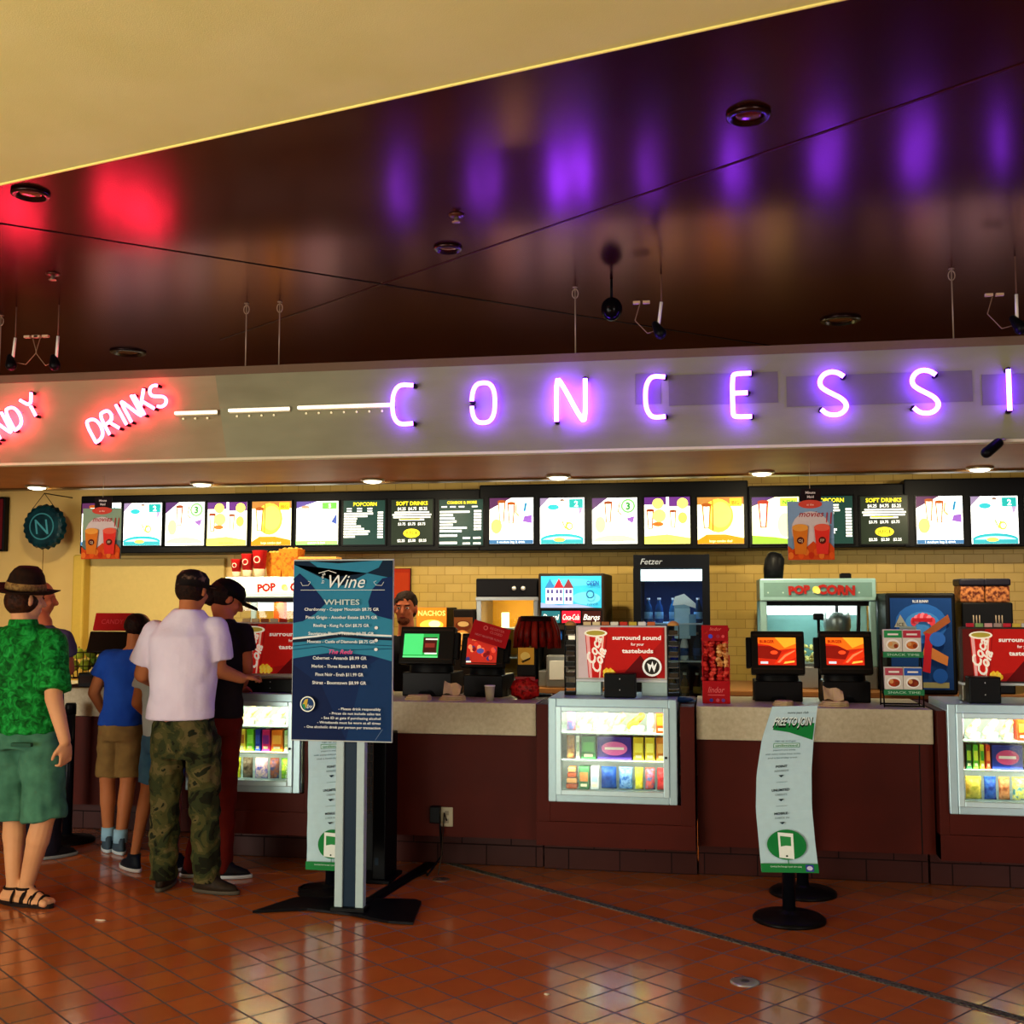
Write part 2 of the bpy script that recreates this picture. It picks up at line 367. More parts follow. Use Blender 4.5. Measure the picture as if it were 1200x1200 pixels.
# white glowing strips and small glowing dots set on the band front
for i, (a, b, ya, yb, lb) in enumerate(((205, 254, 485, 482, 'short white glowing strip beside the red DRINKS neon'), (268, 339, 481, 479, 'middle white glowing strip on the sign band'),
                              (349, 457, 478, 474, 'longest white glowing strip ending at the first neon C'))):
    p = PY(a, ya, YF - .03); q = PY(b, yb, YF - .03)
    t = thing('glowing_strip', lb, 'light', ((p.x + q.x) / 2, YF - .0085, (p.z + q.z) / 2), 0, 'glowing strips'); L = (q.x - p.x) / 2
    MB().tube([(-L, -.022, 0), (L, -.022, 0)], .010, cm('#fff4d8', e=1.6)).build('tube', t)
    pbox('housing', t, -L, L, -.012, 0, -.016, .016, cm('#b8ac90'))
    for k in range(int(L * 2 / .08)):
        MB().ball((-L + .05 + k * .08, -.01, -.035), .007, .007, .007, cm('#e8d8a8', e=.6), n=5).build('glow_dot', t)
# recessed downlights under the canopy
for i, (px, py) in enumerate(((70, 574), (247, 568), (446, 565), (660, 562), (890, 559), (1129, 557))):
    p = PZ(px, py, ZF0)
    t = thing('recessed_downlight', ['leftmost canopy downlight above the bottle cap sign', 'canopy downlight above the third menu panel', 'canopy downlight above the popcorn and soft drinks menus',
        'canopy downlight above the middle menu panels', 'canopy downlight above the orange menu panel on the right', 'rightmost canopy downlight near the right edge'][i], 'ceiling light', (p.x, min(p.y, 7.62), ZF0), 0, 'canopy downlights')
    MB().lathe([(.085, 0), (.085, -.012), (.07, -.016), (.07, 0)], cm('#8a7a5a', r=.3, m=.5)).build('trim_ring', t)
    MB().lathe([(.068, -.008), (.06, -.022), (.03, -.03)], cm('#fff2d0', e=6)).build('lens', t)
    area('downlight', (p.x, min(p.y, 7.62), ZF0 - .04), (p.x, 8.6, 1.0), .1, .1, 26, (1, .84, .52), 150)
# ------------------------------------------------------------------ neon
STROKES = {
 'C': [[(1, .97), (.45, 1), (.2, .93), (.03, .75), (0, .5), (.03, .25), (.2, .07), (.45, 0), (1, .02)]],
 'O': [[(.5 + .5 * (1 if math.cos(a) > 0 else -1) * abs(math.cos(a)) ** .7, .5 + .5 * (1 if math.sin(a) > 0 else -1) * abs(math.sin(a)) ** .8) for a in [math.radians(186 + 351 * i / 28) for i in range(29)]]],
 'N': [[(0, 0), (0, 1), (.12, 1), (.88, .0), (1, .02), (1, 1)]],
 'E': [[(1, 1), (.15, 1), (.0, .93), (0, .07), (.1, 0), (1, 0)], [(.04, .55), (.8, .55)]],
 'S': [[(.9, .88), (.7, .97), (.45, 1), (.2, .96), (.02, .83), (.02, .68), (.2, .58), (.5, .48), (.8, .38), (.98, .25), (.95, .12), (.75, .02), (.5, 0), (.25, .03), (.05, .14)]],
 'I': [[(.5, 0), (.5, 1)]], 'D': [[(.05, 0), (.05, 1), (.5, 1), (.85, .85), (1, .5), (.85, .15), (.5, 0), (0, 0)]],
 'R': [[(0, 0), (0, 1), (.6, 1), (.9, .9), (.95, .7), (.8, .53), (.5, .48), (.1, .48)], [(.5, .46), (1, 0)]],
 'K': [[(0, 0), (0, 1)], [(1, 1), (.05, .42)], [(.35, .6), (1, 0)]], 'Y': [[(0, 1), (.5, .5), (1, 1)], [(.5, .5), (.5, 0)]],
 'A': [[(0, 0), (.5, 1), (1, 0)], [(.2, .38), (.8, .38)]]}
def smoothpts(p, k=2):
    for _ in range(k):
        q = [p[0]]
        for a, b in zip(p, p[1:]):
            q += [(a[0] * .75 + b[0] * .25, a[1] * .75 + b[1] * .25), (a[0] * .25 + b[0] * .75, a[1] * .25 + b[1] * .75)]
        p = q + [p[-1]]
    return p
NEP = cm('#8a2cff', e=9, r=.3); NER = cm('#ff1028', e=8, r=.3)
def neonmat(name, c, e):
    t = bpy.data.materials.new(name); t.use_nodes = True; b = t.node_tree.nodes['Principled BSDF']
    nz = t.node_tree.nodes.new('ShaderNodeTexNoise'); mx = t.node_tree.nodes.new('ShaderNodeMix'); mx.data_type = 'RGBA'
    mx.inputs['A'].default_value = c + (1,); mx.inputs['B'].default_value = tuple(x * .9 for x in c) + (1,)
    t.node_tree.links.new(nz.outputs['Fac'], mx.inputs['Factor']); t.node_tree.links.new(mx.outputs['Result'], b.inputs['Emission Color'])
    b.inputs['Emission Strength'].default_value = e; b.inputs['Base Color'].default_value = (.8, .8, .8, 1); return t
NEP = neonmat('purple_neon_gas', (.15, .03, 1.0), 62); NEPN = neonmat('bright_purple_neon_gas', (.15, .03, 1.0), 105); NEPD = neonmat('dim_purple_neon_gas', (.17, .035, 1.0), 40); NER = neonmat('red_neon_gas', (1, .03, .10), 48)
def neon(ch, px0, py0, px1, py1, mat, label, cat='neon letter', rot=0, cx=None, group=None, r=.013, off=.058, wh=None, name='neon_letter'):
    if wh: c = PY(cx[0], cx[1], YF - off); w_, h_ = wh
    else:
        X0, X1, Z0, Z1 = bb(px0, py0, px1, py1, YF - off); w_, h_ = X1 - X0, Z1 - Z0; c = Vector(((X0 + X1) / 2, YF - off, (Z0 + Z1) / 2))
    base = YF - .0085
    t = thing(name, label, cat, (c.x, base, c.z), 0, group)
    ca, sa = math.cos(rot), math.sin(rot); mb = MB(); ms = MB()
    for st in STROKES[ch]:
        sp = smoothpts(st, 2) if ch not in 'I' else st
        P = []
        for a, b in sp:
            x = (a - .5) * w_; z = (b - .5) * h_; P.append(Vector((x * ca - z * sa, -off + .0085, x * sa + z * ca)))
        mb.tube(P, r, mat, n=8)
        for q in (P[0], P[-1]):
            MB().tube([q, (q.x, -.004, q.z)], r * 1.1, cm('#1b1216', r=.4), n=8).build('electrode_cap', t)
        q = P[len(P) // 2]; ms.tube([(q.x, 0, q.z), (q.x, q.y + r, q.z)], .005, cm('#d0c8d8', r=.3), n=6)
    mb.build('neon_tube', t); ms.build('tube_support', t); return t
G = 'purple neon letters'
for ch, b, lb in (('C', (460, 451, 484, 497), 'purple neon letter C, first letter of CONCESSIONS'), ('O', (553, 449, 580, 495), 'purple neon letter O'),
                  ('N', (652, 445, 686, 493), 'purple neon letter N with the strongest glow'), ('C', (756, 441, 780, 489), 'purple neon letter C between the N and the E'),
                  ('E', (858, 438, 881, 488), 'purple neon letter E'), ('S', (960, 436, 993, 486), 'purple neon letter S right after the E'),
                  ('S', (1068, 434, 1101, 484), 'purple neon letter S next to the I'), ('I', (1180, 433, 1185, 481), 'purple neon letter I at the right edge of the photo')):
    neon(ch, b[0], b[1], b[2], b[3], NEPN if ch == 'N' else (NEPD if ch in 'CO' else NEP), lb, group=G)
for ch, cx, wh in (('D', (112, 503), (.085, .15)), ('R', (128, 494), (.075, .15)), ('I', (142, 486), (.03, .15)), ('N', (154, 479), (.08, .15)), ('K', (169, 471), (.075, .15)), ('S', (185, 464), (.075, .15))):
    neon(ch, 0, 0, 0, 0, NER, 'red neon letter %s of the slanted DRINKS sign' % ch, rot=math.radians(31), cx=cx, wh=wh, group='red neon letters of DRINKS', r=.010, off=.055)
for ch, cx, wh in (('A', (-16, 511), (.08, .15)), ('N', (1, 499), (.09, .15)), ('D', (17, 489), (.085, .15)), ('Y', (36, 476), (.09, .15))):
    neon(ch, 0, 0, 0, 0, NER, 'red neon letter %s of the slanted CANDY sign at the left edge' % ch, rot=math.radians(31), cx=cx, wh=wh, group='red neon letters of CANDY', r=.010, off=.055)
# ------------------------------------------------------------------ ceiling fixtures
def recess(px, py, r, label):
    p = PZ(px, py, CEIL); t = thing('recessed_light', label, 'ceiling light', (p.x, p.y, CEIL), 0, 'unlit recessed ceiling lights')
    MB().lathe([(r, 0), (r, -.012), (r * .8, -.02), (r * .74, -.004)], cm('#2a1210', r=.25, m=.5), n=28).build('trim_ring', t)
    MB().lathe([(r * .72, -.004), (r * .5, -.009), (r * .1, -.011)], cm('#7a2a1a', r=.15, m=.6)).build('reflector', t)
recess(877, 134, .085, 'round unlit recessed ceiling light nearest the neon letter E'); recess(525, 290, .075, 'round unlit recessed ceiling light below the sprinkler, above the neon O')
recess(36, 226, .085, 'round unlit recessed ceiling light at the left by the cream ceiling edge'); recess(985, 374, .13, 'dark round ceiling recess just above the sign band')
recess(150, 412, .13, 'dark round ceiling recess above the DRINKS neon')
for px, py, lb in ((535, 252, 'small round ceiling sprinkler above the neon O'), (62, 321, 'small dark ceiling sprinkler at the left')):
    p = PZ(px, py, CEIL); t = thing('ceiling_sprinkler', lb, 'sprinkler', (p.x, p.y, CEIL))
    MB().lathe([(.04, 0), (.038, -.006), (.02, -.012)], cm('#52281a', r=.3, m=.4)).build('escutcheon', t)
    MB().lathe([(.012, -.01), (.01, -.03), (.022, -.034), (.022, -.037)], cm('#b09a80', r=.3, m=.7)).build('spray_head', t)
p = PY(715, 357, 6.2); t = thing('dome_camera', 'black dome security camera hanging under the ceiling above the gap after the neon N', 'security camera', (p.x, 6.3, CEIL))
MB().lathe([(.008, 0), (.008, p.z - CEIL + .06)], BLK).build('stem', t)
MB().ball((0, 0, p.z - CEIL), .062, .062, .07, cm('#070607', r=.15), n=12).build('dome', t)
def spot(px0, px1, py0, py1, label, plates):
    a = PY(px0, py0, 6.25); b = PY(px1, py1, 6.25)
    t = thing('hanging_spotlight', label, 'spotlight', (a.x, 6.25, CEIL), 0, 'small hanging spotlights')
    MB().tube([(0, 0, -.0), (0, 0, a.z - CEIL - .0)], .004, cm('#6a4a3a', r=.4)).build('drop_rod', t)
    MB().tube([(0, 0, a.z - CEIL), (b.x - a.x, 0, b.z - CEIL + .03)], .009, cm('#e8e0d0', r=.4)).build('white_arm', t)
    h = MB(); d = Vector((b.x - a.x, 0, b.z - CEIL)); h.limb(d + Vector((-.02, 0, .03)), d + Vector((.01, -.03, -.03)), .02, .035, BLK); h.build('lamp_head', t)
    MB().tube([(plates * .12, 0, a.z - CEIL + .0), (plates * .15, 0, a.z - CEIL - .10), (plates * .08, 0, b.z - CEIL - .02), (b.x - a.x, 0, b.z - CEIL)], .003, cm('#8a6a50')).build('cord', t)
    m = MB()
    for k in (1, 2): m.box(plates * (.03 + .055 * k) - .02, plates * (.03 + .055 * k) + .02, -.012, .012, a.z - CEIL - .004, a.z - CEIL + .01, cm('#c0a080'))
    m.build('mounting_plate', t)
spot(775, 772, 354, 386, 'small black spotlight on a white arm beside the dome camera', -1)
spot(18, 15, 396, 424, 'small black spotlight at the far left, left one of the pair', 1); spot(68, 66, 394, 424, 'small black spotlight at the far left, right one of the pair', -1)
spot(1191, 1192, 345, 380, 'small black spotlight on a white arm at the right edge', -1)
p = PY(1160, 527, YF - .06); t = thing('bullet_camera', 'black bullet security camera on a bracket under the neon letter I', 'security camera', (p.x + .06, YF - .012, ZF0))
MB().tube([(.02, 0, .01), (.02, -.05, .0), (-.02, -.06, -.01)], .006, cm('#b0a090')).build('bracket', t)
mb = MB(); mb.limb((-.02, -.06, -.02), (-.09, -.10, -.075), .028, .03, BLK); mb.build('camera_body', t)
# ================================================================== illuminated menus on the back wall
YM = 9.0
x0, x1, z0, z1 = bb(95, 583, 1230, 650, YM)
hs = thing('light_box_frame', 'long black light box housing the lit menu panels on the back wall', 'menu board', ((x0 + x1) / 2, YM, 1.99))
hx = (x0 + x1) / 2
pbox('housing', hs, x0 - hx, PY(562, 600, YM).x - hx, 0, .398, 0, .515, BLK, .01)
pbox('housing', hs, PY(562, 600, YM).x - hx, PY(877, 600, YM).x - hx, -.012, .398, -.004, .545, BLK, .01)
pbox('housing', hs, PY(877, 600, YM).x - hx, PY(1060, 600, YM).x - hx, 0, .398, .0, .50, BLK, .01)
pbox('housing', hs, PY(1060, 600, YM).x - hx, x1 + .5 - hx, -.006, .398, -.004, .53, BLK, .01)
CUPB, CUPT = '#b86a2a', '#fff6d8'
def cup(a, u, v, s, body='#b5622a', lid='#8a3c1c', k=1.0):          # drink or popcorn cup outline
    a.poly([(u - .09 * s, v + .22 * s * k), (u - .055 * s, v - .22 * s * k), (u + .055 * s, v - .22 * s * k), (u + .09 * s, v + .22 * s * k)], body)
    a.poly([(u - .06 * s, v + .19 * s * k), (u - .035 * s, v - .20 * s * k), (u + .03 * s, v - .20 * s * k), (u + .055 * s, v + .19 * s * k)], '#fff4dc')
    a.ell(u, v + .22 * s * k, .10 * s, .035 * s, lid)
def menu_art(kind, a):
    if kind in ('pop', 'soft', 'var'):
        a.rect(0, 0, 1, 1, '#16302a' if kind != 'soft' else '#1c2418')
        Wt = '#f4f4ee'; Y_ = '#f2e02a'
        if kind == 'pop':
            a.text('POPCORN', .52, .92, .085, Y_, maxw=.75, bold=.03)
            for k in range(3): a.rect(.08 + .25 * k, .80, .20 + .25 * k, .83, Wt); a.rect(.08 + .25 * k, .745, .20 + .25 * k, .775, Wt)
            for k, ww in enumerate((.7, .58, .32, .3, .3, .42, .50, .64, .6, .28)): a.rect(.02, .68 - .058 * k, .02 + ww * (.98 if k else 1), .70 - .058 * k + .022, Wt)
            for k in range(10): a.rect(.84, .70 - .062 * k, .97, .74 - .062 * k, Wt)
        elif kind == 'soft':
            a.text('SOFT DRINKS', .5, .92, .085, Y_, maxw=.96, bold=.03)
            for k in range(3): a.text(('$4.25', '$4.75', '$5.25')[k], .25 + .26 * k, .80, .07, Wt, maxw=.2, bold=.02)
            for k, ww in enumerate((.84, .94, .9, .6)): a.rect(.5 - ww / 2, .70 - .055 * k, .5 + ww / 2, .735 - .055 * k, Wt)
            a.rect(.22, .55, .7, .57, Y_); 
            for k in range(3): a.text('$3.75', .26 + .24 * k, .46, .06, Wt, maxw=.18, bold=.02)
            a.ell(.5, .25, .2, .10, Y_); a.text('JUICE', .5, .26, .08, '#2a2a12', maxw=.3, bold=.02)
            for k in range(3): a.text(('$2.25', '$2.50', '$3.25')[k], .25 + .26 * k, .09, .06, Wt, maxw=.18, bold=.02)
        else:
            a.text('COMBOS & MORE', .52, .94, .06, Y_, maxw=.68, bold=.03)
            for k in range(4): a.rect(.05 + .2 * k + (.1 if k == 3 else 0), .83, .18 + .2 * k + (.1 if k == 3 else 0), .86, Wt)
            for k, ww in enumerate((.68, .3, .34, .38, .3, .62, .5)): a.rect(.02, .71 - .07 * k, .02 + ww, .755 - .07 * k, Wt)
            for k in range(7): a.rect(.80, .72 - .065 * k, .97, .765 - .065 * k, Wt)
            a.rect(.02, .19, .42, .24, Wt); a.rect(.02, .03, .42, .08, Wt)
            for k in range(2): a.rect(.55 + .24 * k, .14, .72 + .24 * k, .18, Wt); a.rect(.55 + .24 * k, .02, .72 + .24 * k, .06, Wt)
        return
    base = {'teal': '#fbfdf6', 'three': '#fdfdf2', 'split': '#fdf7c8', 'orange': '#fdf4c0', 'white': '#fbfdf0', 'one': '#fdf9ee', 'red': '#fbf8b0'}[kind]
    a.rect(0, 0, 1, 1, base)
    def side(c, w_=.28, h_=.3): a.poly([(0, 1), (0, 1 - h_), (w_ * .4, 1 - h_ * .6), (w_, 1)], c)
    if kind == 'teal':
        side('#8a7aa0', .2, .2); a.ell(.3, .80, .13, .06, '#35b8c4'); cup(a, .5, .88, .55, '#d8a86a', '#5a2a14', .6); a.rect(.66, .78, .97, .97, '#22a8a6')
        a.text('2', .82, .87, .12, '#e8fff4', bold=.03); a.poly([(.9, .6), (.86, .78), (.97, .78)], '#b09ac4')
        a.ell(.5, .09, .49, .13, '#2fa8b4', n=28, a0=0, a1=180); a.ell(.5, .06, .46, .10, '#8fd8dc', n=24, a0=0, a1=180); a.rect(.02, .0, .98, .09, '#35a2ae'); a.ell(.44, .09, .13, .045, '#e8d84a')
        a.ell(.66, .38, .09, .09, '#c8c83a'); a.ell(.67, .38, .05, .05, base); a.line([(.5, .5), (.58, .32), (.62, .48)], .012, '#9ab84a')
    elif kind == 'three':
        side('#4a2860', .34, .26); cup(a, .36, .68, 1.0); a.ell(.18, .42, .12, .18, '#f0d878'); a.circ(.80, .82, .155, '#6cc46a'); a.circ(.80, .82, .12, '#b8e8a0')
        a.text('3', .80, .82, .15, '#1f7a3a', bold=.04); a.poly([(.76, .55), (.95, .60), (.90, .44), (.80, .50)], '#8a5ab0')
        a.ell(.5, .05, .48, .14, '#a8cc88', a0=0, a1=180, n=24); a.text('1 medium drink', .5, .055, .045, '#2a8a4a', maxw=.7); a.line([(.62, .9), (.58, .7), (.66, .62)], .01, '#c88a4a')
    elif kind == 'split':
        a.rect(0, .84, .48, 1, '#5a2a78'); a.rect(.54, .80, 1, 1, '#62307e'); a.rect(.48, .3, .53, 1, '#fffbe8')
        a.circ(.30, .86, .115, '#e8dc58'); a.circ(.84, .86, .115, '#e8dc58'); cup(a, .13, .52, .9, '#b04a22', '#8a3418'); cup(a, .63, .52, .8, '#c8864a')
        a.circ(.33, .60, .14, '#f4e060'); a.ell(.30, .42, .12, .05, '#c86a2a'); a.ell(.84, .55, .1, .12, '#e8b84a')
        a.poly([(0, 0), (1, 0), (1, .12), (.5, .20), (0, .16)], '#d8d050'); a.text('kids combos', .5, .06, .05, '#c87a2a', maxw=.7)
    elif kind == 'orange':
        a.rect(0, .84, 1, 1, '#b07a3a'); a.ell(.45, .6, .33, .36, '#f8c838'); a.ell(.5, .62, .24, .28, '#fdda50'); cup(a, .20, .58, 1.15, '#c87828', '#a05018'); a.rect(.70, .80, .96, .97, '#e8a820')
        a.text('BIG', .83, .88, .08, '#b86a10', maxw=.2, bold=.02); a.rect(.32, .28, .345, .93, '#b8501c'); a.poly([(0, 0), (1, 0), (1, .12), (.6, .2), (.2, .2), (0, .08)], '#d88818'); a.text('large combo deal', .5, .06, .05, '#fff2b0', maxw=.8)
    elif kind == 'white':
        side('#5a4a98', .5, .16); a.rect(.62, .82, .97, .97, '#68c84a'); a.text('$', .8, .9, .1, '#e8ffd0'); cup(a, .22, .65, 1.0, '#d8b888', '#b8947a'); a.poly([(.84, .52), (.97, .72), (.97, .46)], '#2848a0'); a.rect(0, 0, 1, .09, '#7ccc5a')
        a.line([(.6, .62), (.58, .44)], .012, '#d8cc8a'); a.line([(.74, .62), (.72, .5)], .012, '#d8cc8a'); a.text('popcorn & drink', .5, .045, .045, '#fbfdf0', maxw=.75)
    elif kind == 'one':
        side('#502850', .5, .25); cup(a, .28, .70, 1.0, '#c87838', '#9a4a1c'); cup(a, .50, .66, 1.0, '#d8641c', '#a8501c'); a.circ(.82, .80, .165, '#bcdcec'); a.text('1', .82, .80, .17, '#1a7aa8', bold=.04, shear=.2)
        a.poly([(.76, .48), (.97, .44), (.97, .62), (.80, .60)], '#8a5ab8'); a.ell(.16, .38, .13, .16, '#f0c858'); a.rect(0, 0, 1, .085, '#3a6a9a'); a.text('1 medium bag & drink', .5, .04, .05, '#f4f8ff', maxw=.85); a.line([(.62, .86), (.60, .68), (.68, .6)], .012, '#d89a4a')
    elif kind == 'red':
        side('#4a2a6a', .5, .2); cup(a, .24, .62, 1.25, '#c83a1c', '#a02a14'); a.rect(.60, .80, .97, .98, '#a0c83a'); a.text('NEW', .79, .89, .08, '#406a10', maxw=.26, bold=.02)
        a.ell(.7, .4, .16, .26, '#f4ec88'); a.poly([(0, 0), (1, 0), (1, .06), (.5, .14), (0, .18)], '#8ab83a')
NM = {'teal': 'teal and white menu panel with a number 2 badge', 'three': 'white menu panel with a green number 3 badge', 'split': 'menu panel split in two with two yellow badges and purple corners',
      'orange': 'orange menu panel with a big drink and yellow circle', 'white': 'white menu panel with a green dollar badge and blue shape', 'one': 'white menu panel with cups and a blue number 1 badge',
      'red': 'pale yellow menu panel with a red cup and green badge', 'pop': 'dark menu board headed POPCORN', 'soft': 'dark menu board headed SOFT DRINKS', 'var': 'dark menu board full of white price lines beside the left SOFT DRINKS board'}
PANELS = [(97, 141, 590, 639, 'one', ', behind the left hanging banner'), (146, 189, 590, 639, 'teal', ', leftmost teal'), (195, 239, 589, 639, 'three', ', leftmost one'), (244, 289, 589, 639, 'split', ', left one'),
          (296, 341, 588, 639, 'orange', ', left one above the stacked cups'), (348, 396, 588, 638, 'white', ' left of the POPCORN board'), (403, 451, 587, 638, 'pop', ' above the wine poster'), (459, 507, 586, 638, 'soft', ', left one above the cashier'),
          (515, 566, 586, 639, 'var', ''), (574, 625, 584, 637, 'one', ', middle one'), (633, 685, 584, 637, 'teal', ', above the soda fountain'), (694, 747, 584, 637, 'three', ', above the left of the fridge'),
          (755, 809, 583, 637, 'split', ', above the fridge'), (817, 872, 583, 637, 'orange', ', right one'), (881, 937, 583, 637, 'red', ' beside the hanging banner'), (945, 1000, 582, 637, 'pop', ' behind the right hanging banner'),
          (1008, 1064, 582, 637, 'soft', ', right one'), (1073, 1129, 582, 637, 'one', ', rightmost one'), (1137, 1194, 582, 637, 'teal', ', rightmost one'), (1201, 1258, 582, 637, 'three', ' cut by the right edge')]
for a, b, ya, yb, k, suf in PANELS:
    X0, X1, Z0, Z1 = bb(a, ya, b, yb, YM - .014)
    dark = k in ('pop', 'soft', 'var')
    t = thing('menu_board', NM[k] + suf, 'menu board', ((X0 + X1) / 2, YM - .014, Z0), 0, 'lit menu panels')
    w_, h_ = X1 - X0, Z1 - Z0
    pbox('panel_frame', t, -w_ / 2 - .012, w_ / 2 + .012, -.004, .004, -.012, h_ + .012, cm('#050506', r=.3), .002)
    mb = MB(); menu_art(k, Art(mb, w_, h_, y=-.0045, e=1.19 if dark else 2.3, r=.3)); mb.build('backlit_sheet', t)
# far left dark red screen
X0, X1, Z0, Z1 = bb(-40, 583, 4, 646, YM + .32)
pbox('menu_screen', None, 0, 0, 0, 0, 0, 0, BLK) if False else None
t = thing('menu_screen', 'dark red screen cut by the left edge of the photo', 'screen', ((X0 + X1) / 2, YM + .32, Z0)); w_ = X1 - X0
pbox('casing', t, -w_ / 2, w_ / 2, 0, .075, 0, Z1 - Z0, BLK, .01)
mb = MB(); a = Art(mb, w_ - .04, Z1 - Z0 - .04, z=.02, y=-.001, e=.4); a.rect(0, 0, 1, 1, '#4a0c10'); mb.build('display', t)
# bottle cap sign on a string
c = PY(50, 617, 8.95); t = thing('bottle_cap_sign', 'dark teal bottle cap shaped sign with a letter N hung on the left wall', 'wall sign', (c.x, 8.95, c.z))
R_ = abs(PY(74, 617, 8.95).x - PY(26, 617, 8.95).x) / 2; n = 84; vs = []; fs = []
TE = noisemat('dark_teal_enamel', [(.35, '#061c24'), (.65, '#0d343c')], 12, r=.35)
rr = [(1.0, .05), (.93, .0), (.80, -.012), (.0, -.016)]
for j, (q, y) in enumerate(rr):
    for i in range(n):
        A_ = 2 * math.pi * i / n; k = R_ * q * (1 + (.035 * math.sin(A_ * 21) if j < 2 else 0)); vs.append((k * math.cos(A_), y, k * math.sin(A_)))
for j in range(3):
    for i in range(n): fs.append((j * n + i, j * n + (i + 1) % n, (j + 1) * n + (i + 1) % n, (j + 1) * n + i))
fs.append([i for i in range(n)])
MB().add(vs, fs, TE, False).build('cap', t)
mb = MB(); a = Art(mb, 2 * R_, 2 * R_, y=-.017, z=-R_); a.ring(.5, .5, .30, .03, '#357884'); a.text('N', .5, .5, .34, '#3f8896', bold=.0, shear=-.15); mb.build('cap_emblem', t)
tp = PY(50, 578, 8.95); h = tp.z - c.z
MB().tube([(-R_ * .6, .01, R_ * .75), (0, .01, h)], .003, cm('#2a1c10')).tube([(R_ * .6, .01, R_ * .75), (0, .01, h)], .003, cm('#2a1c10')).tube([(0, .01, h), (0, .1, h + .0), (0, .45, h)], .005, cm('#2a1c10')).build('hanging_string', t)
MB().tube([(-.0, .02, -R_), (-.0, .02, -R_ - .55)], .003, cm('#6a4a20')).build('cord', t)
# hanging drink banners
def banner(px0, px1, py0, py1, label, bright):
    Yb = YF + .7; X0, X1, Z0, Z1 = bb(px0, py0, px1, py1, Yb); w_, h_ = X1 - X0, Z1 - Z0; cx = (X0 + X1) / 2
    t = thing('hanging_banner', label, 'banner', (cx, Yb, Z0), 0, 'hanging cardboard drink banners')
    mb = MB(); mb.box(-w_ / 2, w_ / 2, 0, .006, .0, h_ * .82, cm('#7a98b8' if bright else '#5f7a7c'))
    mb.box(-w_ * .13, w_ * .24, 0, .006, h_ * .80, h_, cm('#1a0e10'))
    a = Art(mb, w_, h_, y=-.0005)
    a.rect(0, .3, 1, .82, '#86a4c8' if bright else '#8fa88e'); a.rect(.3, .82, .72, .995, '#1c0c10'); a.text('Minute', .51, .945, .035, '#f0e0e0', maxw=.34, bold=.02); a.text('Maid', .51, .885, .035, '#f0e0e0', maxw=.3, bold=.02)
    a.ell(.50, .78, .26, .06, '#d84a3a'); a.text('at the', .5, .775, .03, '#ffe0d0')
    a.ell(.5, .42, .42, .26, '#d8c8c8'); a.text('movies', .52, .645, .085, '#a8141c', maxw=.85, bold=.01, shear=.3)
    a.line([(.86, .66), (.84, .52)], .006, '#c01a1c'); a.line([(.95, .66), (.93, .50)], .006, '#c01a1c')
    a.poly([(0, 0), (1, 0), (1, .16), (.9, .24), (.72, .16), (.55, .26), (.4, .18), (.25, .24), (.1, .14), (0, .2)], '#d84a14')
    for k in range(9): a.ell(.06 + .11 * k, .06 + .05 * (k % 2), .06, .05, ('#f07828', '#c83010', '#e85a1a')[k % 3], n=8)
    for u, bc, lc in ((.27, '#e07820', '#f0a040'), (.74, '#e83428', '#f06048')):
        a.poly([(u - .17, .45), (u - .12, .08), (u + .12, .08), (u + .17, .45)], bc); a.ell(u, .45, .175, .05, lc); a.ell(u, .27, .08, .05, '#5a1a10')
        a.text('OJ' if u < .5 else 'FP', u, .27, .04, '#f8d8b0', maxw=.1)
    mb.build('printed_card', t)
    MB().tube([(.0, .003, h_), (0, .003, ZF0 - Z0)], .0016, cm('#c8b088')).build('hanging_thread', t)
banner(98, 141, 583, 655, 'dim orange drinks banner hanging at the left end of the menu row', False)
banner(922, 978, 573, 656, 'bright red and orange drinks banner before the right POPCORN board', True)
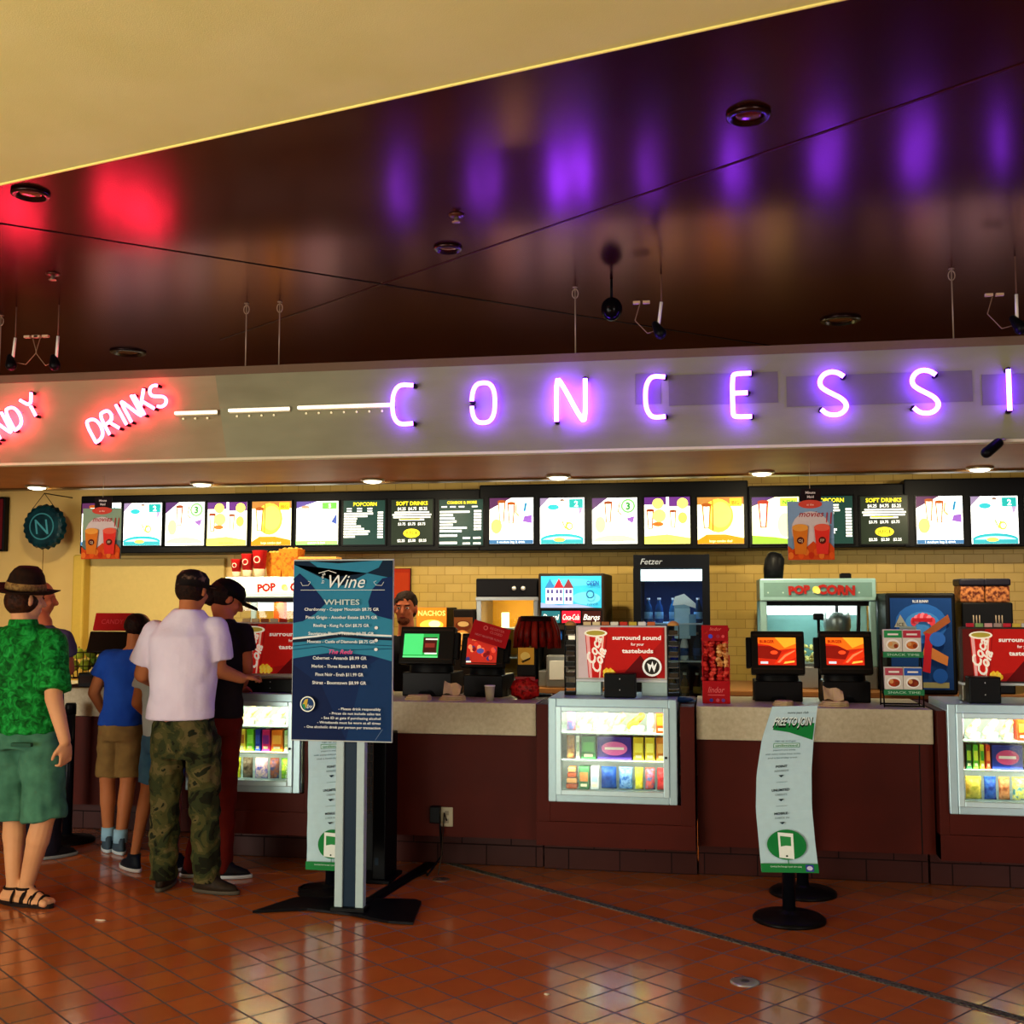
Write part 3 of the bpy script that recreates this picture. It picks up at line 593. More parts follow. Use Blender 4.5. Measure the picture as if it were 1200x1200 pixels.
# ================================================================== back counter and its machines
BR = noisemat('brown_laminate', [(.3, '#32130c'), (.7, '#3c180f')], 4, r=.45)
t = thing('back_counter', 'long dark back counter under the machines along the tiled wall', 'counter', (0, 8.1, 0))
pbox('cabinet_body', t, -3.9, -.65, .06, 1.05, 0, .90, BR); pbox('cabinet_body', t, .12, 5.5, .06, 1.05, 0, .90, BR)
pbox('worktop', t, -3.95, -.62, 0, 1.055, .90, .94, cm('#8a5c34', r=.35), .006); pbox('worktop', t, .10, 5.55, 0, 1.055, .90, .94, cm('#8a5c34', r=.35), .006)
ZB = .94
def popcorn(px0, px1, pyt, Yp, label, lit, extras):
    X0, X1, _, Z1 = bb(px0, pyt, px1, pyt + 30, Yp); w_ = X1 - X0; H_ = Z1 - ZB; D = .55; cx = (X0 + X1) / 2
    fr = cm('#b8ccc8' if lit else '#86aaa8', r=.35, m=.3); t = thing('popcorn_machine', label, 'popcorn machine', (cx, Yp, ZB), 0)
    pbox('base_cabinet', t, -w_ / 2, w_ / 2, 0, D, 0, .16, STEEL, .01)
    for s in (-1, 1):
        for y in (0, D - .05): pbox('corner_post', t, min(s * w_ / 2, s * (w_ / 2 - .05)), max(s * w_ / 2, s * (w_ / 2 - .05)), y, y + .05, .16, H_ - .16, fr, .008)
    mb = MB(); mb.box(-w_ / 2, w_ / 2, -.012, D, H_ - .165, H_, fr, .01); hd = mb.build('header', t)
    mb = MB(); a = Art(mb, w_ * .93, .105, y=-.013, z=H_ - .135, e=1.5 if lit else .12)
    a.rect(0, 0, 1, 1, '#f6fbdc' if lit else '#5e7c76')
    if lit: a.rect(0, 0, 1, .18, '#b8c8a0')
    else:
        for k in range(14): a.circ(.04 + .07 * k, .3 + .4 * (k % 2), .06, ('#9cb4a8', '#5a7a78')[k % 2], n=8)
    a.text('POP', .33, .5, .56, '#8a1c18', bold=.06, rot=4); a.text('CORN', .67, .5, .62, '#8a1c18', bold=.06, rot=-2)
    a.circ(.485, .5, .25, '#c8c050', n=12); a.circ(.50, .4, .18, '#dcd470', n=12)
    mb.build('sign_panel', t)
    pbox('back_panel', t, -w_ / 2 + .05, w_ / 2 - .05, D - .03, D - .01, .16, H_ - .16, cm('#d8a83a' if lit else '#7aa8a8', r=.5))
    pbox('inner_deck', t, -w_ / 2 + .05, w_ / 2 - .05, .05, D - .05, .16, .18, STEEL)
    mb = MB(); mb.box(-w_ / 2 + .07, w_ / 2 - .07, D - .06, D - .035, H_ - .27, H_ - .20, cm('#f4fff8', e=2.6 if not lit else 1.0)); mb.build('inner_lamp', t)
    l = bpy.data.lights.new('case_lamp', 'AREA'); l.shape = 'RECTANGLE'; l.size = w_ * .7; l.size_y = .06; l.energy = 5 if lit else 4; l.color = (1, .8, .45) if lit else (.8, 1, .95)
    lo = bpy.data.objects.new('case_lamp', l); COL.objects.link(lo); lo.parent = t; lo.location = (0, .25, H_ - .18)
    kt = MB(); kt.lathe([(.02, .17), (.09, .17), (.10, .12), (.10, .06), (.08, .0)][::-1], STEEL, cx=w_ * .20, cy=.28, z=H_ - .42, n=20); kt.build('kettle', t)
    MB().tube([(w_ * .20, .28, H_ - .25), (w_ * .20, .28, H_ - .165)], .012, BLK).tube([(w_ * .06, .28, H_ - .3), (w_ * .32, .28, H_ - .3)], .008, BLK).build('kettle_hanger', t)
    MB().box(-w_ / 2 + .05, w_ / 2 - .05, .02, .04, H_ - .20, H_ - .165, BLK).tube([(w_ * .36, .06, H_ - .2), (w_ * .34, .06, .2)], .014, BLK).build('door_track', t)
    pbox('glass_door', t, -w_ / 2 + .05, w_ / 2 - .05, .02, .026, .17, H_ - .2, GLASS)
    if lit: tag(pbox('orange_box_label', t, -w_ * .22, -w_ * .14, .30, .37, .2, H_ - .18, cm('#c8501c')), 'orange upright box inside')
    mb = MB(); 
    for k in range(160): mb.ball((random.uniform(-w_ / 2 + .08, w_ / 2 - .08), random.uniform(.08, D - .08), .19 + random.random() * .12), .018, .018, .016, cm('#f2dc8a'), n=3, wob=.4)
    tag(mb.build('popcorn_heap', t), kind='stuff')
    return cx, w_, Z1
cx, pw, zt = popcorn(890, 1027, 678, 8.35, 'pale green popcorn machine behind the two right-hand orange screens', False, 0)
x0, x1, z0, z1 = bb(897, 648, 916, 679, 8.5)
mb = MB(); mb.loft([((0, 0, 0), .07, .05), ((.004, 0, .08), .075, .055), ((.012, 0, .15), .072, .05), ((.01, 0, .19), .05, .035), ((.0, 0, .205), .02, .015)], BLK, n=18)
tag(mb.build('black_bag', origin=None), 'black rounded bag standing on top of the right popcorn machine', 'bag').location = ((x0 + x1) / 2, 8.55, zt)
x0, x1, z0, z1 = bb(985, 672, 998, 678, 8.4)
tag(MB().box(-.04, .04, 0, .06, 0, .035, BLK, .004).box(-.03, .03, -.001, .02, .035, .04, DK).build('timer_box'), 'tiny black box on top right of the pale popcorn machine', 'box').location = ((x0 + x1) / 2, 8.42, zt)
cx, pw, zt = popcorn(264, 410, 676, 8.2, 'lit popcorn machine behind the man in the white shirt', True, 0)
# cups and cartons on the left popcorn machine
def redcup(px, py, s, label):
    p = PY(px, 676, 8.3); mb = MB(); h = PY(px, py, 8.3).z - p.z; r = h * .28 * s
    t = thing('paper_cup', label, 'cup', (p.x, 8.3, zt), 0, 'red paper cups on the popcorn machine')
    mb.lathe([(r * .68, 0), (r * .72, h * .15), (r * .78, h * .3)], cm('#c8a88a'), n=20).build('cup_foot', t)
    MB().lathe([(r * .78, h * .3), (r, h * .97), (r * 1.05, h), (r * .95, h)], cm('#a81818'), n=20).build('cup_body', t)
    mb = MB(); a = Art(mb, r, h * .3, y=-r * .98, z=h * .5); a.ring(.5, .5, .45, .12, '#f0a898', n=14); mb.build('cup_logo', t)
redcup(277, 655, 1.1, 'shortest and leftmost red paper cup on the lit popcorn machine'); redcup(290, 649, 1.0, 'middle red paper cup on the lit popcorn machine'); redcup(304, 645, 1.0, 'tallest red paper cup, beside the orange cartons on the lit popcorn machine')
for px, pw_, py, lb in ((320, .15, 647, 'orange popcorn carton, left one behind the red cups'), (338, .16, 643, 'orange popcorn carton, tallest one next to the wine poster')):
    p = PY(px, 676, 8.35); h = PY(px, py, 8.35).z - p.z; t = thing('popcorn_carton', lb, 'carton', (p.x, 8.42, zt), 0, 'orange popcorn cartons')
    OM = noisemat('popcorn_print_%d' % px, [(.35, '#b0480e'), (.5, '#d87a1c'), (.7, '#c85a14')], 25, r=.5)
    m = MB(); b = pw_ * .36; q = pw_ * .5
    m.add([(-b, -b, 0), (b, -b, 0), (b, b, 0), (-b, b, 0), (-q, -q, h), (q, -q, h), (q, q, h), (-q, q, h)], [(0, 3, 2, 1), (0, 1, 5, 4), (1, 2, 6, 5), (2, 3, 7, 6), (3, 0, 4, 7), (4, 5, 6, 7)], OM).build('carton_body', t)
    m = MB()
    for k in range(14): m.ball((random.uniform(-q, q) * .8, random.uniform(-q, q) * .8, h), .02, .02, .014, cm('#e0b050'), n=4, wob=.3)
    m.build('popcorn_top', t)
p = PY(368, 650, 8.3); t = thing('popcorn_carton', 'low orange box showing just above the top of the wine poster', 'carton', (p.x, 8.42, zt), 0, 'orange popcorn cartons')
MB().box(-.16, .16, -.06, .06, 0, .155, cm('#c8741c'), .01).build('carton_body', t); MB().box(-.165, .165, -.065, .065, .14, .16, cm('#e0a050'), .004).build('carton_rim', t)
# warmer
X0, X1, _, Z1 = bb(558, 678, 631, 700, 8.3); w_ = X1 - X0; H_ = Z1 - ZB
t = thing('food_warmer', 'steel food warmer with a black control panel and two knobs', 'food warmer', ((X0 + X1) / 2, 8.3, ZB))
pbox('control_panel', t, -w_ / 2, w_ / 2, -.01, .5, H_ - .14, H_, cm('#100e10', r=.3), .01); pbox('steel_trim', t, -w_ / 2, w_ / 2, -.014, .5, H_ - .165, H_ - .14, STEEL)
for k in (-.0, .07):
    MB().tube([(w_ * .12 + k, -.01, H_ - .075), (w_ * .12 + k, -.035, H_ - .075)], .016, cm('#d8d8d8', r=.3, m=.5), n=14).build('knob', t)
for s in (-1, 1): pbox('door_stile', t, min(s * w_ / 2, s * (w_ / 2 - .04)), max(s * w_ / 2, s * (w_ / 2 - .04)), 0, .5, 0, H_ - .165, STEEL, .006)
pbox('back_wall', t, -w_ / 2 + .04, w_ / 2 - .04, .46, .48, 0, H_ - .165, cm('#d0962e', r=.5)); pbox('floor_tray', t, -w_ / 2 + .04, w_ / 2 - .04, 0, .46, 0, .05, STEEL)
for z in (.2, .42): pbox('wire_shelf', t, -w_ / 2 + .04, w_ / 2 - .04, .05, .45, z, z + .012, STEEL)
MB().tube([(-.05, .2, H_ - .38), (-.05, .2, H_ - .26)], .03, cm('#fff0c0', e=2.2), n=12).build('heat_lamp', t)
pbox('glass_front', t, -w_ / 2 + .04, w_ / 2 - .04, .005, .011, .03, H_ - .17, GLASS)
l = bpy.data.lights.new('warmer_lamp', 'POINT'); l.energy = 5; l.color = (1, .75, .35); l.shadow_soft_size = .04; lo = bpy.data.objects.new('warmer_lamp', l); COL.objects.link(lo); lo.parent = t; lo.location = (.04, .15, H_ - .3)
# soda fountain
X0, X1, _, Z1 = bb(631, 672, 708, 700, 8.2); w_ = X1 - X0; H_ = Z1 - ZB; t = thing('soda_fountain', 'soda fountain with a lit blue sign of painted houses', 'soda fountain', ((X0 + X1) / 2, 8.2, ZB))
pbox('cabinet', t, -w_ / 2, w_ / 2, .0, .70, H_ - .42, H_, cm('#2a2018', r=.5), .008); pbox('rear_cabinet', t, -w_ / 2, w_ / 2, .25, .7, 0, H_ - .42, cm('#3a3330', r=.4), .006)
pbox('drip_tray', t, -w_ / 2, w_ / 2, .0, .25, 0, .12, STEEL, .01)
mb = MB(); a = Art(mb, w_ * .92, .235, y=-.003, z=H_ - .255, e=.55, r=.6); a.rect(0, 0, 1, 1, '#2f9fcc'); a.ell(.75, .3, .23, .2, '#5cc0e0'); a.ell(.5, .8, .4, .12, '#48b0dc')
for k, (u, c1, c2) in enumerate(((.15, '#e4ecf4', '#2a6aa8'), (.30, '#f0e8f0', '#c01c24'), (.46, '#d8c8e0', '#6a2a30'))):
    a.rect(u - .07, .12, u + .07, .62, c1); a.poly([(u - .085, .62), (u + .085, .62), (u, .92)], c2)
    for v in (.45, .22): a.rect(u - .05, v, u - .01, v + .12, '#3a3a7a'); a.rect(u + .015, v, u + .055, v + .12, '#3a3a7a')
a.poly([(0, 0), (.9, 0), (.6, .12), (.3, .08), (0, .16)], '#8a9cd0'); a.text('OPEN', .86, .78, .14, '#1c3a8a', maxw=.2, bold=.02); a.ring(.82, .42, .13, .04, '#1a5a8a'); a.text('refresh', .86, .12, .09, '#1a4a8a', maxw=.2)
mb.build('lit_sign', t)
mb = MB(); a = Art(mb, w_ * .94, .105, y=-.003, z=H_ - .375, e=.75); a.rect(0, 0, 1, 1, '#08080a')
for k, (c1, s_) in enumerate((('#1c5a68', 'Dasani'), ('#c81830', 'Coca-Cola'), ('#30100e', 'Barqs'))): a.rect(.02 + .33 * k, .08, .32 + .33 * k, .92, c1); a.text(s_, .17 + .33 * k, .5, .4, '#f4f4f0', maxw=.27, shear=.3, bold=.01)
mb.build('brand_strip', t)
for k in range(5):
    x = -w_ * .4 + w_ * .2 * k; mb = MB(); mb.box(x - .02, x + .02, .02, .1, H_ - .50, H_ - .42, cm('#1a1a1c'), .005).tube([(x, .05, H_ - .50), (x, .05, H_ - .54)], .012, BLK); nz_ = mb.build('nozzle', t)
    mb = MB(); a = Art(mb, .05, .06, x=x, y=.018, z=H_ - .49); a.rect(0, 0, 1, 1, ('#e8e8e0', '#1e5cb8', '#e8e8e8', '#c8c8c8', '#d0d0c8')[k]); mb.build('nozzle_label', nz_)
X0, X1, Z0, Z1 = bb(637, 760, 662, 792, 7.98); t = thing('napkin_dispenser', 'small steel box standing below the soda fountain', 'dispenser', ((X0 + X1) / 2, 8.11, ZB)); w2 = X1 - X0
MB().box(-w2 / 2, w2 / 2, 0, .08, 0, .24, STEEL, .012).build('box_body', t); MB().box(-w2 * .35, w2 * .35, -.004, .01, .06, .20, cm('#c8c8c4', r=.3), .003).build('front_plate', t)
# fridge
X0, X1, _, Z1 = bb(742, 650, 832, 700, 8.25); w_ = X1 - X0; H_ = Z1; FC = cm('#0a0c12', r=.5)
t = thing('drinks_fridge', 'tall black glass-door drinks fridge with a bright lit top', 'fridge', ((X0 + X1) / 2, 8.25, 0)); fx = (X0 + X1) / 2
for s in (-1, 1): pbox('side_panel', t, min(s * w_ / 2, s * (w_ / 2 - .035)), max(s * w_ / 2, s * (w_ / 2 - .035)), 0, .85, .08, H_, FC, .004)
pbox('back_panel', t, -w_ / 2 + .03, w_ / 2 - .03, .80, .85, .1, H_, cm('#1c3460', r=.5)); pbox('base_grille', t, -w_ / 2, w_ / 2, .02, .85, 0, .12, DK)
pbox('top_panel', t, -w_ / 2 + .03, w_ / 2 - .03, 0, .8, H_ - .10, H_ - .002, FC)
mb = MB(); a = Art(mb, w_, .10, y=-.001, z=H_ - .10); a.text('Fetzer', .24, .5, .45, '#a8b0c0', shear=.3); mb.build('header_lettering', t)
mb = MB(); a = Art(mb, w_ * .86, .085, y=.03, z=H_ - .195, e=3.0); a.rect(0, 0, 1, 1, '#d8f4ff'); mb.build('lit_canopy', t)
l = bpy.data.lights.new('fridge_lamp', 'AREA'); l.shape = 'RECTANGLE'; l.size = w_ * .8; l.size_y = .2; l.energy = 3; l.color = (.4, .62, 1)
lo = bpy.data.objects.new('fridge_lamp', l); COL.objects.link(lo); lo.parent = t; lo.location = (0, .25, H_ - .21)
shz = [H_ - .505, H_ - .78, H_ - 1.05, H_ - 1.32, H_ - 1.6]
for z in shz: pbox('wire_shelf', t, -w_ / 2 + .035, w_ / 2 - .035, .08, .78, z - .012, z, cm('#b8d0e0', r=.4))
dr = pbox('door_glass', t, -w_ / 2 + .05, w_ / 2 - .05, -.016, -.010, .14, H_ - .11, GLASS)
mb = MB()
for q in ((-w_ / 2, -w_ / 2 + .055, .12, H_ - .1), (w_ / 2 - .055, w_ / 2, .12, H_ - .1)): mb.box(q[0], q[1], -.03, -.001, q[2], q[3], FC)
mb.box(-w_ / 2, w_ / 2, -.03, -.001, .12, .17, FC); mb.build('door_frame', t); MB().tube([(w_ / 2 - .03, -.03, .9), (w_ / 2 - .03, -.06, .92), (w_ / 2 - .03, -.06, 1.3), (w_ / 2 - .03, -.03, 1.32)], .01, STEEL).build('door_handle', t)
ordn = ['leftmost', 'second', 'third', 'fourth', 'rightmost']
for j, z in enumerate(shz[:3]):
    for k in range(5):
        x = fx - w_ * .33 + w_ * .165 * k + random.uniform(-.01, .01); c1 = (('#1a4a80', '#1c4a88', '#2a6aa0', '#2c70a8', '#1a3450'), ('#101828', '#1a3050', '#1828a0', '#c8dce8', '#16304a'), ('#382a1a', '#6a5a2a', '#7a6430', '#5a4a24', '#302418'))[j][k]
        hb = (.17, .19, .16)[j]; t2 = thing('drink_bottle', '%s bottle on the %s shelf of the black fridge' % (ordn[k], ('top', 'second', 'third')[j]), 'bottle', (x, 8.25 + .16, z), 0, 'bottles in the fridge')
        MB().lathe([(.028, 0), (.031, .01), (.031, hb * .55), (.024, hb * .75), (.011, hb * .88), (.011, hb)], cm(c1, r=.15), n=16).build('bottle_body', t2)
        MB().lathe([(.013, hb), (.013, hb + .016)], cm(('#e8e8f0', '#e0e4f0', '#c8d8e8')[j]), n=12).build('bottle_cap', t2)
        MB().lathe([(.0318, hb * .18), (.0318, hb * .48)], cm(('#7ab0d8', '#30508a', '#a89048')[j]), n=16).build('bottle_label', t2)
c = fx + w_ * .16
t2 = thing('card_or_reflection', 'pale blue painted reflection shapes inside the fridge on the right', 'card', (c, 8.36, H_ - .62))  # pale sheet whose colours stand in for reflections in the fridge glass
mb = MB(); a = Art(mb, .17, .36); a.rect(.1, 0, .75, .62, '#a8d0e8'); a.poly([(0, .68), (.1, .86), (.5, .92), (1, .72), (1, .62), (.5, .7)], '#f0f8ff'); a.rect(.7, .06, 1, .5, '#6a98b8'); mb.box(-.075, .04, 0, .004, 0, .3, cm('#88b0c8')); mb.build('pale_sheet', t2)
# ice-cream freezer with blue poster front
X0, X1, _, Z1 = bb(1037, 695, 1122, 800, 8.0); w_ = X1 - X0; t = thing('ice_cream_cabinet', 'black upright cabinet with a large dark blue ice cream poster front', 'display cabinet', ((X0 + X1) / 2, 7.98, ZB)); H_ = Z1 - ZB
pbox('casing', t, -w_ / 2, w_ / 2, 0, .5, 0, H_, BLK, .015)
mb = MB(); a = Art(mb, w_ * .88, H_ * .9, y=-.002, z=H_ * .05, e=.12); a.rect(0, 0, 1, 1, '#143468'); a.ell(.5, .72, .42, .22, '#2458a0'); a.ell(.52, .72, .28, .13, '#3a78b8'); a.text('BLUE BUNNY', .5, .965, .03, '#f0f0f0', maxw=.26)
for k in range(7): a.ell(.38 + .05 * k, .74 + .05 * math.sin(k / 6 * 3.14), .05, .05, ('#c83848', '#e87888')[k % 2], n=10)
a.rect(.36, .74, .68, .78, '#a81c28'); a.poly([(.06, .68), (.16, .82), (.28, .68)], '#8a8a80'); a.text('ICE', .165, .71, .04, '#2a2a20')
a.poly([(.52, .62), (.93, .82), (.97, .74), (.58, .56)], '#8a4a2a'); a.poly([(.5, .38), (.9, .26), (.92, .36), (.55, .50)], '#b8703a'); a.poly([(.5, .20), (.56, .62), (.68, .60), (.62, .18)], '#a81c28'); a.rect(.5, .02, .92, .08, '#8a8458')
a.ell(.75, .55, .13, .08, '#2a5cb0'); a.ell(.78, .15, .12, .08, '#1c4c98'); mb.build('poster_front', t)
# coffee brewer with twin boxes
X0, X1, _, Z1 = bb(1127, 706, 1188, 735, 8.1); w_ = X1 - X0; t = thing('coffee_brewer', 'black twin dispenser carrying two brown canisters', 'dispenser', ((X0 + X1) / 2, 8.1, ZB)); H_ = Z1 - ZB
pbox('brewer_body', t, -w_ / 2, w_ / 2, 0, .4, 0, H_, BLK, .01)
for s in (-1, 1):
    for k in range(3): MB().tube([(s * w_ * .22 + .02 * (k - 1), -.003, H_ * .72), (s * w_ * .22 + .02 * (k - 1), -.003, H_ * .86)], .004, cm('#8a7a6a')).build('vent_slot', t)
for s, nm in ((-1, 'left'), (1, 'right')):
    t2 = thing('bean_canister', nm + ' brown canister with a black lid on the black twin dispenser', 'canister', ((X0 + X1) / 2 + s * w_ * .25, 8.25, Z1), 0, 'brown canisters')
    MB().box(-.08, .08, -.10, .10, 0, .115, noisemat('beans' + nm, [(.4, '#4a1c10'), (.6, '#a8683a')], 40, r=.4), .01).build('canister_body', t2)
    MB().box(-.087, .087, -.11, .11, .115, .165, cm('#181620', r=.4), .012).build('lid', t2)
# posters
def poster(px0, py0, px1, py1, Y, label, fn, e=0, cat='poster', name='poster'):
    X0, X1, Z0, Z1 = bb(px0, py0, px1, py1, Y); w_, h_ = X1 - X0, Z1 - Z0; mb = MB(); mb.box(-w_ / 2, w_ / 2, 0, .02, 0, h_, cm('#20140e'))
    a = Art(mb, w_ - .01, h_ - .01, y=-.0005, z=.005, e=e); fn(a); o = mb.build(name); o.location = ((X0 + X1) / 2, Y, Z0); tag(o, label, cat); return o
def f1(a): a.rect(0, 0, 1, 1, '#a82c14'); a.rect(.08, .1, .92, .9, '#b83a18')
poster(458, 666, 481, 712, 9.37, 'plain red poster on the wall above the cashier', f1)
def f2(a): a.rect(0, 0, 1, 1, '#d8701c'); a.text('NACHOS', .5, .72, .26, '#f4d070', maxw=.92, bold=.02); a.ell(.5, .1, .4, .28, '#f8c848'); a.ell(.6, .16, .2, .18, '#fff0b0')
# nachos sign sits on a small black case on the back counter
X0, X1, Z0, Z1 = bb(488, 712, 524, 735, 8.4); t = thing('nacho_case', 'small warmer case with an orange lit NACHOS sign behind the cashier', 'food warmer', ((X0 + X1) / 2, 8.4, ZB)); w_ = X1 - X0
pbox('casing', t, -w_ / 2, w_ / 2, 0, .35, 0, Z1 - ZB, DK, .01); mb = MB(); a = Art(mb, w_ * .96, Z1 - Z0, y=-.002, z=Z0 - ZB, e=.7); f2(a); mb.build('sign_panel', t)
X0, X1, Z0, Z1 = bb(531, 714, 555, 780, 8.25); t = thing('pretzel_case', 'narrow case with a brown bread picture beside the food warmer', 'food warmer', ((X0 + X1) / 2, 8.25, ZB)); w_ = X1 - X0
pbox('casing', t, -w_ / 2, w_ / 2, 0, .3, 0, Z1 - ZB, DK, .01); mb = MB(); a = Art(mb, w_ * .9, (Z1 - Z0) * .6, y=-.002, z=(Z1 - ZB) * .45, e=.3); a.rect(0, 0, 1, 1, '#6a3818'); a.ell(.5, .75, .42, .16, '#5a2210'); a.ell(.5, .80, .3, .08, '#b89058')
a.ell(.45, .4, .42, .22, '#c8843a'); a.ell(.5, .44, .3, .12, '#e8b060'); a.rect(.05, .03, .95, .14, '#c88a3a'); mb.build('picture_front', t)
# ================================================================== front counter, sections and display cases
YC = 6.38; CT = .985
SL = noisemat('pale_stone_counter', [(.3, '#b4a88c'), (.7, '#c6bca0')], 40, r=.4)
BD = noisemat('oxblood_laminate', [(.3, '#42120a'), (.7, '#4d160d')], 3, r=.5, bump=.03, bscale=200)
KT = brickmat('kick_tile', '#3a1510', '#401812', '#1a0806', .30, .12, .004, .5, .4, vertical=True, bump=.3)
def counter(x0, x1, label, y0=YC, brk=False, seamx=()):
    cx = (x0 + x1) / 2; t = thing('counter_section', label, 'counter', (cx, y0, 0), 0); a, b = x0 - cx, x1 - cx
    pbox('counter_slab', t, a, b, 0, .70, CT - .185, CT, SL, .004)
    mb = MB(); mb.box(a, b, .03, .66, .21, CT - .19, BD); 
    for s in seamx: mb.box(s - cx - .003, s - cx + .003, .028, .03, .21, CT - .19, DK)
    mb.build('front_body', t); pbox('kick_base', t, a, b, .27, .62, 0, .21, KT)
    return t
counter(-2.27, -.985, 'pale topped counter section behind the tall wine poster stand'); counter(-.075, 1.19, 'long pale topped counter section holding the two orange screens', seamx=(1.12,))
counter(-6.6, -3.20, 'pale topped counter section at the left behind the queue', y0=6.95)
def module(x0, x1, label):
    cx = (x0 + x1) / 2; y = 6.33; t = thing('case_surround', label, 'counter', (cx, y, 0)); h = (x1 - x0) / 2; cw = .366
    pbox('side_cheek', t, -h, -cw, 0, .70, .20, .985, BD, .003); pbox('side_cheek', t, cw, h, 0, .70, .20, .985, BD, .003)
    pbox('lower_front', t, -cw, cw, 0, .70, .335, .442, BD); pbox('bottom_rail', t, -h, h, -.008, .1, .20, .333, BD, .002); pbox('kick_base', t, -h, h, .30, .66, 0, .2, KT)
    return cx
case_x = [module(-3.16, -2.29, 'dark red counter surround of the left display case'), module(-.975, -.085, 'dark red counter surround of the middle display case'), module(1.20, 2.03, 'dark red counter surround of the right display case')]
case_x = [(-2.376 - .72 / 2), (-.904 - .181) / 2, 1.247 + .36]
SHZ = [.505, .672, .828]                    # the three levels goods stand on
AL = cm('#a9c4cc', r=.35, m=.35)
def case(i, label):
    cx = case_x[i]; t = thing('display_case', label, 'display case', (cx, 6.31, .447)); z0, H_, W_ = 0, .578, .36
    pbox('case_floor', t, -W_, W_, .03, .50, 0, .052, AL, .003); pbox('case_top', t, -W_, W_, .0, .50, H_ - .035, H_, AL, .004)
    for s in (-1, 1): pbox('case_side', t, min(s * W_, s * (W_ - .02)), max(s * W_, s * (W_ - .02)), .03, .50, .052, H_ - .035, cm('#c8d8d8', r=.4))
    pbox('case_back', t, -W_ + .02, W_ - .02, .47, .49, .052, H_ - .035, cm('#cfd8d4', r=.5))
    mb = MB(); o, q = W_, W_ - .045
    for A in ((-o, -q, 0, H_), (q, o, 0, H_), (-q, q, H_ - .05, H_), (-q, q, 0, .045)): mb.box(A[0], A[1], -.01, .012, A[2], A[3], AL, .005)
    mb.build('outer_frame', t); d = MB(); o, q = W_ - .043, W_ - .075
    for A in ((-o, -q, .04, H_ - .045), (q, o, .04, H_ - .045), (-q, q, H_ - .075, H_ - .045), (-q, q, .04, .07)): d.box(A[0], A[1], -.022, .005, A[2], A[3], cm('#c2dce2', r=.3, m=.3), .004)
    dr = d.build('door_frame', t); pbox('door_glass', dr, -q, q, -.008, -.004, .07, H_ - .075, GLASS); MB().tube([(q + .015, -.022, .26), (q + .015, -.03, .26)], .007, DK, n=10).build('door_lock', dr)
    for z in SHZ[1:]: pbox('glass_shelf', t, -W_ + .02, W_ - .02, .05, .46, z - .447 - .008, z - .447 - .001, cm('#dff0ee', r=.2))
    MB().tube([(-W_ + .06, .05, H_ - .05), (W_ - .06, .05, H_ - .05)], .012, cm('#fff2c8', e=15), n=8).build('tube_light', t)
    l = bpy.data.lights.new('case_light', 'AREA'); l.shape = 'RECTANGLE'; l.size = .6; l.size_y = .05; l.energy = 3; l.color = (1, .90, .68)
    lo = bpy.data.objects.new('case_light', l); COL.objects.link(lo); lo.parent = t; lo.location = (0, .06, H_ - .065); lo.rotation_euler = (math.radians(35), 0, 0)
    l2 = l.copy(); l2.energy = 3; lo = bpy.data.objects.new('case_light', l2); COL.objects.link(lo); lo.parent = t; lo.location = (0, .065, .215); lo.rotation_euler = (math.radians(50), 0, 0)
for i, n_ in enumerate(('left', 'middle', 'right')): case(i, 'lit glass-front %s candy display case set in the counter' % n_)
def pillow(mb, w_, h, d, m):
    n = 9; vs = []; fs = []
    for sgn in (-1, 1):
        for j in range(n + 1):
            for i in range(n + 1):
                u, v = i / n * 2 - 1, j / n * 2 - 1; k = (1 - u ** 4) * (1 - v ** 4); q = noise.noise(Vector((u * 2, v * 2, w_ * 50))) * .25
                vs.append((u * w_ * .48 * (1 - .05 * (1 - v * v)), .04 + sgn * d * k * (1 + q), h * .5 + v * h * .48))
    N = (n + 1) ** 2
    for j in range(n):
        for i in range(n):
            a = j * (n + 1) + i; fs.append((a, a + 1, a + n + 2, a + n + 1)); fs.append((N + a, N + a + n + 1, N + a + n + 2, N + a + 1))
    mb.add(vs, fs, m, True)
